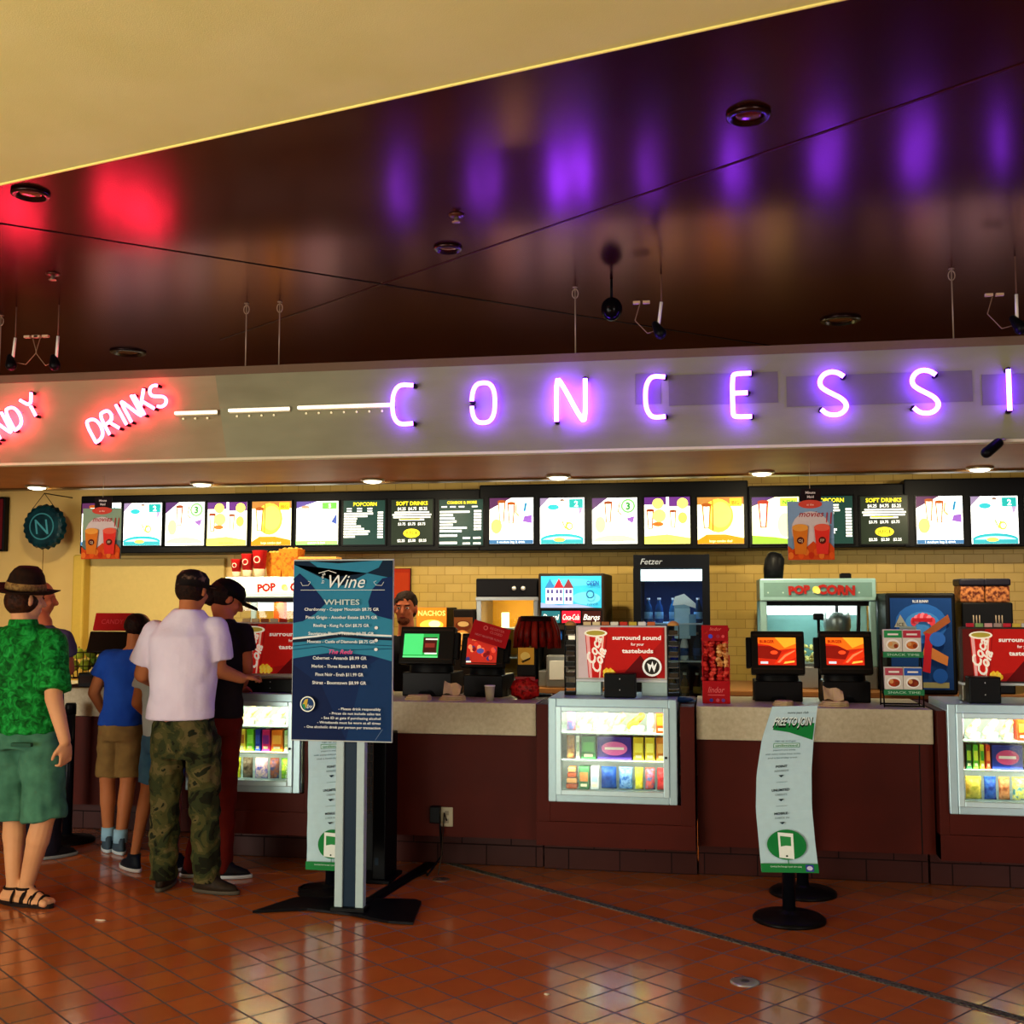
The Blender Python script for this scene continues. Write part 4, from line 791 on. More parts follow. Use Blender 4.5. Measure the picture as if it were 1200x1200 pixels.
def goods(ci, row, px0, px1, kind, col, col2, what, h=None, dz=0, dy=0):
    y = 6.40 + dy; X0 = PY(px0, 870, y).x; X1 = PY(px1, 870, y).x; w_ = X1 - X0; z = SHZ[row] + dz; h = h or (.125, .13, .12)[row]
    lab = '%s on the %s shelf of the %s display case' % (what, ('bottom', 'middle', 'top')[row], ('left', 'middle', 'right')[ci])
    nm = {'box': 'candy_box', 'bag': 'candy_bag', 'dog': 'wrapped_snack', 'stack': 'candy_bar_stack', 'bottle': 'bottle'}[kind]
    t = thing(nm, lab, nm.replace('_', ' '), ((X0 + X1) / 2, y, z), 0, 'candy in the display cases')
    if kind == 'box':
        MB().box(-w_ / 2, w_ / 2, 0, .09, 0, h, cm(col, r=.35), .003).build('carton', t)
        mb = MB(); a = Art(mb, w_, h, y=-.001)
        if w_ > .1: a.ell(.5, .5, .38, .3, col2); a.rect(.22, .45, .78, .56, '#f0e8e0')
        else: a.rect(.12, .35, .88, .75, col2); a.rect(.2, .12, .8, .24, '#f0e4c0')
        mb.build('printed_front', t)
    elif kind == 'bag':
        mb = MB(); pillow(mb, w_, h, .034, noisemat('wrapper_' + col.strip('#') + str(px0), [(.35, col), (.5, col2), (.62, col)], 22, r=.25, bump=.5, bscale=30)); mb.build('wrapper', t)
        MB().box(-w_ * .45, w_ * .45, .036, .044, h * .88, h, cm(col2, r=.3)).build('crimped_top', t)
    elif kind == 'dog':
        mb = MB(); mb.limb((-w_ * .3, .03, h * .3), (w_ * .3, .05, h * .75), h * .20, h * .16, noisemat('bun' + str(px0), [(.4, col), (.6, col2)], 30, r=.4), n=10); mb.build('snack', t)
        MB().loft([((0, .04, 0), w_ * .40, .04), ((0, .04, h * .25), w_ * .45, .045), ((0, .04, h * .3), w_ * .40, .04)], cm('#f0ead8'), n=12).build('paper_tray', t)
    elif kind == 'stack':
        for k in range(4): MB().box(-w_ / 2 + .004 * k, w_ / 2 - .003 * k, 0, .08, h / 4 * k, h / 4 * (k + .85), cm((col, col2)[k % 2], r=.3), .004).build('bar', t)
    elif kind == 'bottle':
        MB().lathe([(w_ * .45, 0), (w_ * .48, h * .1), (w_ * .48, h * .75), (w_ * .25, h * .9), (w_ * .25, h)], cm(col, r=.25), cy=.04, n=16).build('container', t); MB().lathe([(w_ * .49, h * .2), (w_ * .49, h * .6)], cm(col2), cy=.04, n=16).build('paper_label', t)
M_ = [(2, 663, 674, 'bag', '#c86878', '#4868b0', 'pink and blue bag'), (2, 677, 694, 'dog', '#f4e4a0', '#e0a838', 'leftmost cream wrapped snack'), (2, 696, 713, 'dog', '#f8e8a8', '#e8b848', 'second cream wrapped snack'),
      (2, 715, 733, 'dog', '#f4dc88', '#d89838', 'golden wrapped snack'), (2, 735, 756, 'dog', '#e8a040', '#c84818', 'orange wrapped snack'), (2, 758, 767, 'bottle', '#f0eee0', '#d8dcd0', 'white bottle'), (2, 769, 780, 'box', '#e0501c', '#f0902c', 'upright orange box'),
      (1, 663, 673, 'bag', '#7a3418', '#c89048', 'brown bag'), (1, 675, 679, 'box', '#e8e8dc', '#9ab088', 'narrow white box'), (1, 681, 698, 'box', '#1f6a30', '#4ca048', 'green box'), (1, 700, 740, 'box', '#3a2a80', '#d868a8', 'wide purple box with pink lettering'),
      (1, 742, 754, 'box', '#c8b028', '#e8dc58', 'left yellow box'), (1, 756, 767, 'box', '#d0b830', '#f0e870', 'right yellow box'), (1, 769, 781, 'box', '#c87428', '#e8b060', 'orange brown box'),
      (0, 663, 676, 'stack', '#a84820', '#d8985a', 'stack of orange brown bars'), (0, 678, 690, 'box', '#3a7048', '#c87838', 'dark green box'), (0, 692, 701, 'box', '#e4e8ec', '#a8c8e0', 'small white box'), (0, 703, 722, 'bag', '#1c3480', '#2c58a8', 'dark blue bag'),
      (0, 724, 741, 'bag', '#2458a8', '#80a8d8', 'bright blue bag'), (0, 743, 753, 'bag', '#b8b828', '#e8d84a', 'yellow green bag'), (0, 755, 767, 'bag', '#4878b0', '#d85840', 'blue and orange bag'), (0, 769, 781, 'bag', '#a81c28', '#d84848', 'dark red bag')]
for r_, a, b, k, c1, c2, wt in M_: goods(1, r_, a, b, k, c1, c2, wt)
L_ = [(2, 268, 279, 'dog', '#f4e4a0', '#e0a838', 'leftmost cream wrapped snack'), (2, 282, 296, 'dog', '#f8e8a8', '#c88028', 'second cream wrapped snack'), (2, 299, 314, 'dog', '#f4e0a0', '#e8b848', 'third cream wrapped snack'), (2, 317, 332, 'dog', '#f8ecc0', '#d8a038', 'fourth cream wrapped snack'), (2, 335, 348, 'box', '#e8e8e0', '#c8d0c0', 'white box'),
      (1, 268, 277, 'box', '#c8c838', '#8ab048', 'yellow green box'), (1, 279, 287, 'box', '#d8b840', '#a86828', 'tall yellow box'), (1, 289, 297, 'box', '#68c028', '#98e058', 'bright green box'), (1, 299, 305, 'box', '#2038a0', '#3858c0', 'narrow blue box'), (1, 307, 316, 'box', '#c02868', '#7a2888', 'pink and purple box'),
      (1, 318, 331, 'box', '#e07020', '#f0a848', 'orange box'), (1, 333, 341, 'box', '#a8c890', '#e8e8c0', 'pale green box'), (1, 343, 350, 'box', '#d8a838', '#f0d878', 'narrow yellow box'),
      (0, 268, 280, 'bag', '#c8c038', '#7a8818', 'yellow bag'), (0, 282, 294, 'bag', '#2c2820', '#5a5040', 'dark bag'), (0, 296, 312, 'bag', '#3848a0', '#c8a8a0', 'blue and white bag'), (0, 314, 325, 'bag', '#28406a', '#804828', 'dark blue brown bag'), (0, 327, 340, 'bag', '#b0c838', '#4a8828', 'lime green bag'), (0, 342, 352, 'bag', '#6a4828', '#d8b858', 'brown yellow bag')]
for r_, a, b, k, c1, c2, wt in L_: goods(0, r_, a, b, k, c1, c2, wt)
R_ = [(2, 1122, 1132, 'bag', '#7a5888', '#c8b0c0', 'purple bag'), (2, 1135, 1152, 'dog', '#f8ecb8', '#e0b040', 'leftmost cream wrapped snack'), (2, 1155, 1173, 'dog', '#f8f0d0', '#e8c868', 'second cream wrapped snack'), (2, 1176, 1190, 'dog', '#f4e0a0', '#d86a30', 'orange tipped wrapped snack'), (2, 1193, 1206, 'box', '#d84818', '#f08838', 'orange red box'),
      (1, 1122, 1130, 'box', '#4a3028', '#8a6a58', 'brown box'), (1, 1132, 1138, 'box', '#1f6030', '#a8c838', 'dark green thin box'), (1, 1140, 1146, 'box', '#58a828', '#d8e048', 'light green thin box'), (1, 1148, 1153, 'box', '#c8c828', '#388828', 'yellow green thin box'), (1, 1155, 1160, 'box', '#c8401c', '#e88838', 'red orange thin box'),
      (1, 1162, 1198, 'box', '#1c3080', '#c84878', 'wide blue box with pink lettering'), (1, 1200, 1212, 'box', '#b8a828', '#e0d858', 'yellow box'),
      (0, 1122, 1129, 'bag', '#d83818', '#e8a828', 'narrow red orange bag'), (0, 1131, 1151, 'bag', '#8a8830', '#b8a848', 'olive bag'), (0, 1153, 1168, 'bag', '#1c2c80', '#2c58a8', 'navy bag'), (0, 1170, 1184, 'bag', '#8a4828', '#c88858', 'brown bag of nuts'), (0, 1186, 1204, 'bag', '#28889a', '#e0d838', 'teal and yellow bag')]
for r_, a, b, k, c1, c2, wt in R_: goods(2, r_, a, b, k, c1, c2, wt)
# ------------------------------------------------------------------ red drink advertising boards on the cases
TC = 1.026                                    # top of the display cases
def colasign(px0, px1, py0, py1, Y, label, e, which):
    X0, X1, Z0, Z1 = bb(px0, py0, px1, py1, Y); w_, h_ = X1 - X0, Z1 - Z0; cx = (X0 + X1) / 2
    t = thing('advertising_board', label, 'sign', (cx, Y, TC)); zb = Z0 - TC
    for s in (-1, 1): pbox('foot_box', t, min(s * w_ * .5, s * w_ * .22), max(s * w_ * .5, s * w_ * .22), -.01, .09, 0, zb - .012, cm('#9ab0ac' if which != 'right' else '#6a6450', r=.3, m=.3), .004)
    pbox('rail', t, -w_ / 2, w_ / 2, -.012, .092, zb - .014, zb, cm('#d8e0dc', r=.35), .003)
    pbox('board_casing', t, -w_ / 2, w_ / 2, 0, .06, zb, zb + h_, cm('#c8c4b8' if which != 'right' else '#3a3028', r=.4), .004)
    mb = MB(); a = Art(mb, w_ * .95, h_ * .94, y=-.001, z=zb + h_ * .03, e=e, r=.6)
    a.rect(0, 0, 1, 1, '#9c1614'); a.poly([(.0, 0), (.12, 0), (.26, 1), (0, 1)], '#c8b4b0' if which == 'middle' else '#5a1612'); a.poly([(.3, .1), (.68, .2), (.98, .75), (.98, 1), (.35, 1)], '#b41a14'); a.poly([(.48, .0), (.92, 0), (.72, .45)], '#5a0a0c')
    a.poly([(.08, .88), (.12, .0), (.27, .0), (.33, .88)], '#c0201a'); a.poly([(.09, .86), (.13, 0), (.16, 0), (.13, .86)], '#e8a8a0'); a.poly([(.28, .86), (.24, 0), (.255, 0), (.305, .86)], '#f0c0a8')
    a.ell(.205, .88, .135, .075, '#f4ecd0'); a.ell(.205, .885, .11, .048, '#a8983a')
    a.text('Coca', .18, .56, .19, '#f8ecd8', shear=.35, bold=.03, rot=72); a.text('Cola', .235, .36, .19, '#f8ecd8', shear=.35, bold=.03, rot=72)
    for k in range(11): a.ell(.31 + .022 * (k % 6), .05 + .07 * (k // 6) + .03 * (k % 2), .022, .05, ('#f0cc48', '#e8b828')[k % 2], n=8)
    a.text('surround sound', .68, .80, .085, '#fbeee0', width=.56, bold=.03); a.text('for your', .69, .67, .055, '#fbeee0', maxw=.3, bold=.02); a.text('tastebuds', .69, .54, .085, '#fbeee0', width=.36, bold=.03)
    a.circ(.855, .23, .19, '#f0f0e4'); a.circ(.855, .23, .15, '#2a2620'); a.poly([(.80, .30), (.825, .12), (.85, .24), (.88, .12), (.915, .32), (.875, .24), (.86, .34), (.845, .26)], '#f0f0e4')
    mb.build('printed_front', t)
    for s, nm in ((-1, 'left'), (1, 'right')):
        if which == 'left' and s == 1: continue
        if which == 'right' : continue
        t2 = thing('snack_rack', 'narrow black wire snack rack at the %s of the %s red advertising board' % (nm, which), 'rack', (cx + s * (w_ / 2 + .036), Y, TC), 0)
        mb = MB(); mb.box(-.034, .034, .0, .06, 0, .02, BLK); hh = zb + h_
        for u in (-.034, .030): mb.box(u, u + .004, 0, .06, 0, hh, BLK)
        mb.build('rack_frame', t2)
        for k in range(6): MB().box(-.03, .03, .0, .055, .04 + k * hh / 6.6, .045 + k * hh / 6.6, cm('#5a5650', r=.4)).box(-.026, .026, .01, .05, .047 + k * hh / 6.6, .04 + (k + .5) * hh / 6.6, cm(('#2a2a26', '#3a3024')[k % 2])).build('rack_tray', t2)
        MB().lathe([(.034, 0), (.032, .012), (.018, .024), (.004, .028)], cm('#c89048', r=.4), cy=.03, z=hh, n=16).build('rack_cap', t2)
    n = 8
    for k in range(n):
        c_ = (('#e0c890', '#e8d8a0', '#b0683a', '#e8e4c8', '#c83a28', '#c8b040', '#e0e0d0', '#c86a38') if which != 'right' else ('#c82838', '#88b068', '#e0a8a0', '#b0988a', '#d02838', '#e0c048', '#d8d8c8', '#c86a38'))[k]
        x = -w_ * .38 + w_ * .81 / n * k
        t2 = thing('sauce_sachet', '%s sachet standing along the top of the %s red advertising board' % (('leftmost', 'second', 'third', 'fourth', 'fifth', 'sixth', 'seventh', 'rightmost')[k], which), 'sachet', (cx + x, Y + .02, TC + zb + h_), 0, 'sachets along the red boards')
        MB().box(-w_ * .043, w_ * .043, 0, .012, 0, .022, cm(c_, r=.4), .003).build('sachet_body', t2)
colasign(675, 782, 733, 797, 6.50, 'red and white drink advertising board on the middle display case', .30, 'middle')
colasign(274, 381, 729, 792, 6.50, 'red drink advertising board on the left display case, half hidden by the wine poster', .35, 'left')
colasign(1125, 1236, 735, 801, 6.50, 'red drink advertising board at the right edge of the photo', .30, 'right')
for px0, px1, py0, lb in ((708, 745, 789, 'black card reader box in front of the middle red board'), (1135, 1173, 793, 'black card reader box in front of the right red board'), (290, 345, 795, 'low black box in front of the left red board')):
    X0, X1, Z0, Z1 = bb(px0, py0, px1, 815, 6.38); w_ = X1 - X0; h = Z1 - TC; t = thing('card_reader', lb, 'box', ((X0 + X1) / 2, 6.37, TC))
    MB().box(-w_ / 2, w_ / 2, 0, .10, 0, h, BLK, .005).build('box_body', t); MB().box(-.002, .002, -.001, 0, h * .3, h * .34, cm('#e0e0e0')).box(-.002, .002, -.001, 0, h * .75, h * .8, cm('#e0e0e0')).build('indicator', t)
# ------------------------------------------------------------------ registers
def register(px0, px1, py0, py1, sc0, label, art, Y=6.72, tilt=14, rz=0, side=1, e=.9):
    X0, X1, Z0, Z1 = bb(px0, py0, px1, py1, Y); w_, h_ = X1 - X0, Z1 - Z0; cx = (X0 + X1) / 2
    t = thing('register_screen', label, 'cash register', (cx, Y, CT), math.radians(rz)); R = Matrix.Rotation(math.radians(-tilt), 4, 'X'); T = Matrix.Translation((0, 0, Z0 - CT)) @ R
    mb = MB(); mb.X = T; mb.box(-w_ / 2, w_ / 2, 0, .06, 0, h_, cm('#14100e', r=.35), .008); mb.box(-w_ * .42, w_ * .42, .05, .12, h_ * .1, h_ * .9, BLK, .02); mb.build('screen_casing', t)
    for q in ((-w_ * .46, w_ * .46, h_ * .88, h_ * .92), (-w_ * .46, w_ * .46, h_ * .10, h_ * .13)): mb = MB(); mb.X = T; mb.box(q[0], q[1], -.004, .002, q[2], q[3], cm('#2a1c14', r=.4)); mb.build('bezel_strip', t)
    u0, u1, v0, v1 = sc0; mb = MB(); mb.X = T @ Matrix.Translation(((u0 + u1) / 2 * w_ - w_ / 2, 0, 0)); a = Art(mb, (u1 - u0) * w_, (v1 - v0) * h_, z=v0 * h_, y=-.001, e=e, r=.2); art(a); mb.build('display', t)
    mb = MB(); mb.X = T; mb.box(side * w_ / 2 - (.03 if side < 0 else 0), side * w_ / 2 + (.03 if side > 0 else 0), .0, .05, h_ * .15, h_ * .85, BLK, .006); mb.build('card_swipe', t)
    zz = Z0 - CT; MB().loft([((0, .14, 0), w_ * .48, .12), ((0, .14, .05), w_ * .46, .11), ((0, .13, zz * .8), w_ * .40, .08), ((0, .12, zz + h_ * .4), w_ * .36, .05)], BLK, n=24).build('pedestal', t)
    pbox('drawer_box', t, -w_ * .45, w_ * .45, .03, .30, 0, max(.03, zz * .72), cm('#0f0c0c', r=.4), .006)
def a_green(a): a.rect(0, 0, 1, 1, '#2c9c48'); a.rect(0, .12, .55, 1, '#48d070'); a.rect(.56, .2, .95, .85, '#3a1410'); a.rect(.62, .74, .97, .8, '#e8e8e0'); a.rect(.62, .14, .97, .2, '#e8e8e0'); a.rect(0, 0, 1, .06, '#68e088'); a.rect(.62, .42, .9, .6, '#7a2a20')
def a_red(a):
    a.rect(0, 0, 1, 1, '#a8281c')
    for k in range(22): a.ell(.08 + .84 * random.random(), .15 + .6 * random.random(), .07, .09, ('#d84830', '#701418', '#3a3060', '#e88858', '#c03020')[k % 5], n=8)
    a.ell(.48, .48, .12, .1, '#4a4a88'); a.text('MOVIE NIGHT', .45, .9, .07, '#f0a868', maxw=.75); a.rect(.04, .04, .2, .1, '#e8e8d8')
def a_orange(a):
    a.rect(0, 0, 1, 1, '#b82410'); a.poly([(0, 1), (1, 1), (1, .62), (.55, .55), (.3, .72), (0, .78)], '#e86414'); a.poly([(.45, 1), (1, 1), (1, .78), (.7, .62)], '#f0a028'); a.poly([(0, .7), (.35, .68), (.62, .5), (.5, .2), (0, .25)], '#7a140c')
    a.poly([(.42, .05), (.62, .38), (1, .62), (1, .30), (.72, .10)], '#d03010'); a.poly([(.5, .1), (.7, .38), (.98, .55), (.96, .5), (.72, .30), (.56, .08)], '#f87848'); a.text('BURGER', .24, .85, .11, '#8a1408', maxw=.38, bold=.03); a.ell(.42, .45, .1, .07, '#e84820'); a.rect(.06, .04, .26, .12, '#c8d0d8'); a.poly([(.66, .04), (.95, .10), (.95, .16), (.7, .12)], '#e8b848')
register(466, 531, 733, 778, (.08, .72, .16, .80), 'black register with a green screen at the cashier', a_green, rz=-4)
register(538, 590, 741, 782, (.14, .84, .08, .86), 'black register with a red picture under the tilted red flyer', a_red, rz=-6)
register(880, 944, 738, 790, (.13, .84, .20, .84), 'left one of two black registers with orange burger pictures', a_orange, side=-1)
register(960, 1024, 738, 790, (.13, .84, .20, .84), 'right one of two black registers with orange burger pictures', a_orange, side=-1)
for px, py0, py1, w2, lb in ((950, 725, 742, .015, 'thin black post between the two orange register screens'),):
    p = PY(px + 12, py0, 6.8); t = thing('customer_display_pole', lb, 'pole', (p.x, 6.95, CT)); MB().tube([(0, 0, 0), (0, 0, p.z - CT)], w2 * .6, BLK).build('pole', t); pbox('display_head', t, -.03, .03, -.015, .015, p.z - CT - .01, p.z - CT + .03, BLK, .006)
# tilted red flyer on register two
c = PY(574, 743, 6.685); mb = MB(); mb.box(-.118, .118, 0, .006, -.06, .06, cm('#b8141c', r=.35))
for k, z in enumerate((.0,)): pass
a = Art(mb, .236, .12, z=-.06); a.rect(0, 0, 1, 1, '#b8161e'); a.circ(.35, .74, .12, '#e06868'); a.circ(.35, .74, .07, '#b8161e'); a.text('REGISTER', .66, .80, .13, '#e07070', maxw=.4); a.text('CLOSED', .66, .6, .13, '#e07070', maxw=.35); a.text('NEXT REGISTER PLEASE', .5, .30, .10, '#e88080', maxw=.85)
o = mb.build('red_flyer'); o.location = (c.x, c.y, c.z); o.rotation_euler = (math.radians(-12), math.radians(16), 0); tag(o, 'tilted red cardboard flyer leaning on the second register', 'flyer')
# red topped register by the left counter
Y = 7.1; X0, X1, Z0, Z1 = bb(107, 718, 152, 800, Y); w_ = X1 - X0; t = thing('register_screen', 'black register topped by a red sign at the left behind the boy', 'cash register', ((X0 + X1) / 2, Y, CT)); h = Z1 - CT
mb = MB(); mb.X = Matrix.Translation((0, .0, h - .12)) @ Matrix.Rotation(math.radians(-18), 4, 'X'); mb.box(-w_ * .46, w_ * .5, 0, .02, 0, .125, cm('#b4181c', r=.4), .004); a = Art(mb, w_ * .9, .1, z=.012, y=-.001); a.text('CANDY', .5, .5, .35, '#d84850', maxw=.6); mb.build('red_topper', t)
mb = MB(); mb.X = Matrix.Translation((0, -.03, h - .27)) @ Matrix.Rotation(math.radians(-18), 4, 'X'); mb.box(-w_ * .55, w_ * .5, 0, .06, 0, .15, cm('#1a0a0a', r=.3), .008); mb.build('screen_casing', t)
MB().loft([((0, .1, 0), .12, .1), ((0, .1, .04), .10, .09), ((0, .1, h - .2), .07, .05)], BLK, n=18).build('pedestal', t)
X0, X1, Z0, Z1 = bb(95, 785, 112, 805, 7.05); tag(MB().box(-.06, .06, 0, .12, 0, .10, BLK, .008).box(-.045, .045, -.003, 0, .03, .08, cm('#2a1a14')).build('card_terminal', origin=None), 'small black box on the left counter beside the boy', 'box').location = ((X0 + X1) / 2, 7.02, CT)
# ================================================================== small things on the counter
def napkins(px, w_, label, h=.02, flap=False, Y=6.52):
    p = PY(px, 825, Y); m = noisemat('napkin%d' % px, [(.3, '#b89a6a'), (.7, '#c8ac7c')], 10, r=.8); t = thing('napkin_pile', label, 'napkins', (p.x, Y, CT))
    for k in range(3):
        MB().loft([((.004 * k, 0, h * k / 3), w_ / 2 * (1 - .06 * k), .06), ((.004 * k, 0, h * (k + .8) / 3), w_ / 2 * (.96 - .08 * k), .055)], m, n=10, smooth=False).build('napkin_layer', t)
    if flap:
        n = 7; vs = []; fs = []
        for j in range(n):
            for i in range(n):
                u, v = i / (n - 1), j / (n - 1); vs.append(((u - .5) * w_ * .62, -.02 + .05 * v + .01 * math.sin(5 * u), h + .005 + .075 * v * (1 - .35 * u) + .008 * math.sin(7 * u + 3 * v)))
        for j in range(n - 1):
            for i in range(n - 1): a = j * n + i; fs.append((a, a + 1, a + n + 1, a + n))
        o = MB().add(vs, fs, m).build('folded_napkin', t); so = o.modifiers.new('thick', 'SOLIDIFY'); so.thickness = .004
napkins(530, .17, 'crumpled napkins standing beside the green screen register', .03, True); napkins(490, .17, 'flat napkin pile in front of the green screen register', .03)
napkins(917, .12, 'flat napkin pile below the left orange screen', .028); napkins(977, .17, 'folded napkins below the right orange screen', .03, True)
p = PY(574, 822, 6.5); t = thing('plastic_cup', 'small clear plastic cup on the counter below the second register', 'cup', (p.x, 6.5, CT))
PC = cm('#a89c80', r=.15); MB().lathe([(.022, 0), (.031, .09), (.029, .09), (.021, .006)], PC, n=20).build('cup_wall', t); MB().lathe([(.032, .086), (.033, .09), (.031, .092)], cm('#e8e4d8', r=.2), n=20).build('cup_rim', t)
# dark red hanging candy carousel
Y = 6.85; X0, X1, Z0, Z1 = bb(603, 722, 653, 760, Y); cx = (X0 + X1) / 2; w_ = X1 - X0; t = thing('candy_carousel', 'dark red fringed candy carousel standing left of the middle red board', 'rack', (cx, Y + .04, CT))
RD = noisemat('dark_red_wrap', [(.35, '#3a0808'), (.5, '#7a1410'), (.7, '#4a0a08')], 14, r=.3, bump=.3)
MB().tube([(0, 0, 0), (0, 0, Z1 - CT)], .012, BLK).build('centre_pole', t)
MB().lathe([(w_ * .38, Z1 - CT), (w_ * .40, Z1 - CT - .02), (w_ * .42, Z1 - CT - .03)], cm('#1c0808'), n=12).build('top_ring', t)
for k in range(16):
    A_ = 2 * math.pi * k / 16; r0 = w_ * .36; r1 = w_ * .50
    MB().tube([(r0 * math.cos(A_), r0 * math.sin(A_) * .7, Z1 - CT - .01), (r1 * .95 * math.cos(A_), r1 * math.sin(A_) * .7, (Z1 + Z0) / 2 - CT), (r1 * math.cos(A_), r1 * math.sin(A_) * .7, Z0 - CT + .01 * (k % 2))], [.018, .022, .02], RD if k % 3 else cm('#8a2018', r=.3), n=7).build('hanging_candy_rope', t)
MB().lathe([(.09, 0), (.09, .01), (.02, .02)], BLK, n=20).build('foot', t)
def smallcard(px0, px1, py0, py1, Y, cols, label, name='card'):
    X0, X1, Z0, Z1 = bb(px0, py0, px1, py1, Y); w_, h_ = X1 - X0, Z1 - CT
    t = thing('counter_card', label, 'card', ((X0 + X1) / 2, Y, CT)); pbox('card_holder', t, -w_ / 2, w_ / 2, 0, .015, 0, h_, DK, .002)
    mb = MB(); a = Art(mb, w_ * .9, Z1 - Z0, y=-.001, z=Z0 - CT); a.rect(0, 0, 1, 1, cols[0]); a.ell(.45, .5, .3, .25, cols[1]); a.poly([(.2, .2), (.8, .45), (.75, .3), (.3, .1)], cols[2]); mb.build('printed_card', t)
smallcard(606, 627, 759, 779, 6.72, ('#d8a038', '#f0d070', '#3a2a10'), 'yellow picture card under the dark red candy carousel')
p = PY(616, 800, 6.66); t = thing('candy_bag', 'crinkled red candy bag on the counter under the yellow card', 'candy bag', (p.x, 6.64, CT))
MB().ball((0, 0, .06), .085, .035, .065, noisemat('red_crinkle', [(.35, '#5a0a0a'), (.5, '#b01818'), (.65, '#701010')], 25, r=.2, bump=.6, bscale=40), n=12, wob=.35).build('wrapper', t); MB().box(-.06, .06, -.004, .004, .11, .135, cm('#8a1010', r=.3)).build('crimped_top', t)
p = PY(802, 818, 6.5); t = thing('candy_bag', 'small blue bag lying right of the middle display case', 'candy bag', (p.x - .01, 6.6, CT))
MB().ball((0, 0, .017), .06, .04, .017, cm('#28487a', r=.3), n=10, wob=.3).build('wrapper', t); MB().box(.05, .075, -.03, .03, .008, .014, cm('#4a6aa0', r=.3)).build('crimped_end', t)
# red candy tower
Y = 6.55; X0, X1, Z0, Z1 = bb(822, 733, 856, 825, Y); w_ = X1 - X0; h = Z1 - CT; t = thing('candy_tower', 'tall red cardboard candy tower full of wrapped sweets', 'display stand', ((X0 + X1) / 2, Y, CT))
RC = cm('#a81018', r=.35)
pbox('base_box', t, -w_ / 2, w_ / 2, 0, .12, 0, .13, RC, .003); pbox('back_card', t, -w_ * .5, w_ * .46, .09, .10, .13, h, RC, .002)
for s in (-1, 1): pbox('side_card', t, min(s * w_ / 2, s * (w_ / 2 - .006)), max(s * w_ / 2, s * (w_ / 2 - .006)), .02, .1, .13, h * .62, RC)
pbox('header', t, -w_ * .5, w_ * .46, .02, .03, h * .80, h, RC)
mb = MB(); a = Art(mb, w_, .13, y=-.001); a.text('lindor', .5, .62, .26, '#e06060', maxw=.6, shear=.3, bold=.01); a.rect(.2, .36, .8, .40, '#d85858'); a.circ(.32, .15, .08, '#3a3a90'); a.circ(.55, .15, .08, '#c84858'); a.circ(.75, .15, .08, '#6a3a80'); mb.build('base_print', t)
mb = MB(); a = Art(mb, w_ * .9, h * .2, y=.019, z=h * .8); a.rect(0, 0, 1, 1, '#a01018'); a.text('lindor', .5, .78, .22, '#e87060', maxw=.5, shear=.3); a.circ(.3, .3, .14, '#4a4ac0'); a.circ(.6, .3, .12, '#a82838'); a.circ(.8, .3, .1, '#e05050'); mb.build('header_print', t)
wr = [noisemat('sweet_a', [(.4, '#7a0c10'), (.6, '#d03028')], 30, r=.15), noisemat('sweet_b', [(.4, '#b05a20'), (.6, '#f0b870')], 30, r=.15), noisemat('sweet_c', [(.4, '#a01418'), (.6, '#e85040')], 30, r=.15)]
mb = MB()
for k in range(64):
    i, j = k % 4, k // 4; mb.ball((-w_ * .38 + i * w_ * .25 + random.uniform(-.008, .008), random.uniform(.03, .06), .14 + j * .019 + random.uniform(-.004, .004)), .018, .016, .014, wr[1 if i > 1 and 3 < j < 11 else (0, 2)[k % 2]], n=6, wob=.3)
tag(mb.build('wrapped_sweets', t), kind='stuff')
# nut pack rack
Y = 6.5; X0, X1, Z0, Z1 = bb(1034, 735, 1083, 830, Y); w_ = X1 - X0; cx = (X0 + X1) / 2; t = thing('snack_stand', 'black wire stand with two tiers of snack packs at the right of the counter', 'rack', (cx, Y, CT)); h = Z1 - CT
mb = MB()
for s in (-1, 1):
    mb.tube([(s * w_ / 2, 0, 0), (s * w_ / 2, .08, h * .9)], .004, BLK, n=6); mb.tube([(s * w_ / 2, .14, 0), (s * w_ / 2, .08, h * .9)], .004, BLK, n=6)
mb.tube([(-w_ / 2, 0, .008), (w_ / 2, 0, .008)], .005, BLK, n=6); mb.tube([(-w_ / 2, .14, .008), (w_ / 2, .14, .008)], .005, BLK, n=6); mb.build('wire_frame', t)
for z, nm in ((h * .22, 'lower'), (h * .69, 'upper')):
    pbox('tray', t, -w_ / 2, w_ / 2, -.01, .09, z - .03, z, BLK, .003); mb = MB(); a = Art(mb, w_ * 1.02, .032, y=-.011, z=z - .03); a.rect(0, 0, 1, 1, '#2a7a4a'); a.text('SNACK TIME', .5, .5, .4, '#b8e0c0', width=.8); mb.build('tray_label', t)
    for k in (0, 1):
        cc = {('lower', 0): ('#b04858', '#a8381c', 'pink topped'), ('lower', 1): ('#2c58b0', '#7a2818', 'blue topped'), ('upper', 0): ('#2c9050', '#c8a878', 'green topped'), ('upper', 1): ('#b83848', '#c86828', 'red topped')}[(nm, k)]
        x = -w_ * .24 + k * w_ * .48; t2 = thing('snack_pack', '%s snack pack on the %s tier of the black wire stand' % (cc[2], nm), 'snack pack', (cx + x, Y, CT + z), 0, 'snack packs on the wire stand')
        hh = .125; MB().box(-w_ * .235, w_ * .235, 0, .05, 0, hh, cm('#dcd4c8', r=.4), .004).build('pack_body', t2)
        mb = MB(); a = Art(mb, w_ * .45, hh * .96, y=-.001, z=.002); a.rect(0, .64, 1, .98, cc[0]); a.rect(.2, .76, .8, .84, '#f0e8e0'); a.ell(.5, .32, .4, .26, '#f4f0e8'); a.ell(.5, .3, .32, .18, cc[1]); a.ell(.35, .36, .12, .1, '#d89858'); a.ell(.65, .26, .12, .1, '#8a3a1c'); mb.build('pack_front', t2)
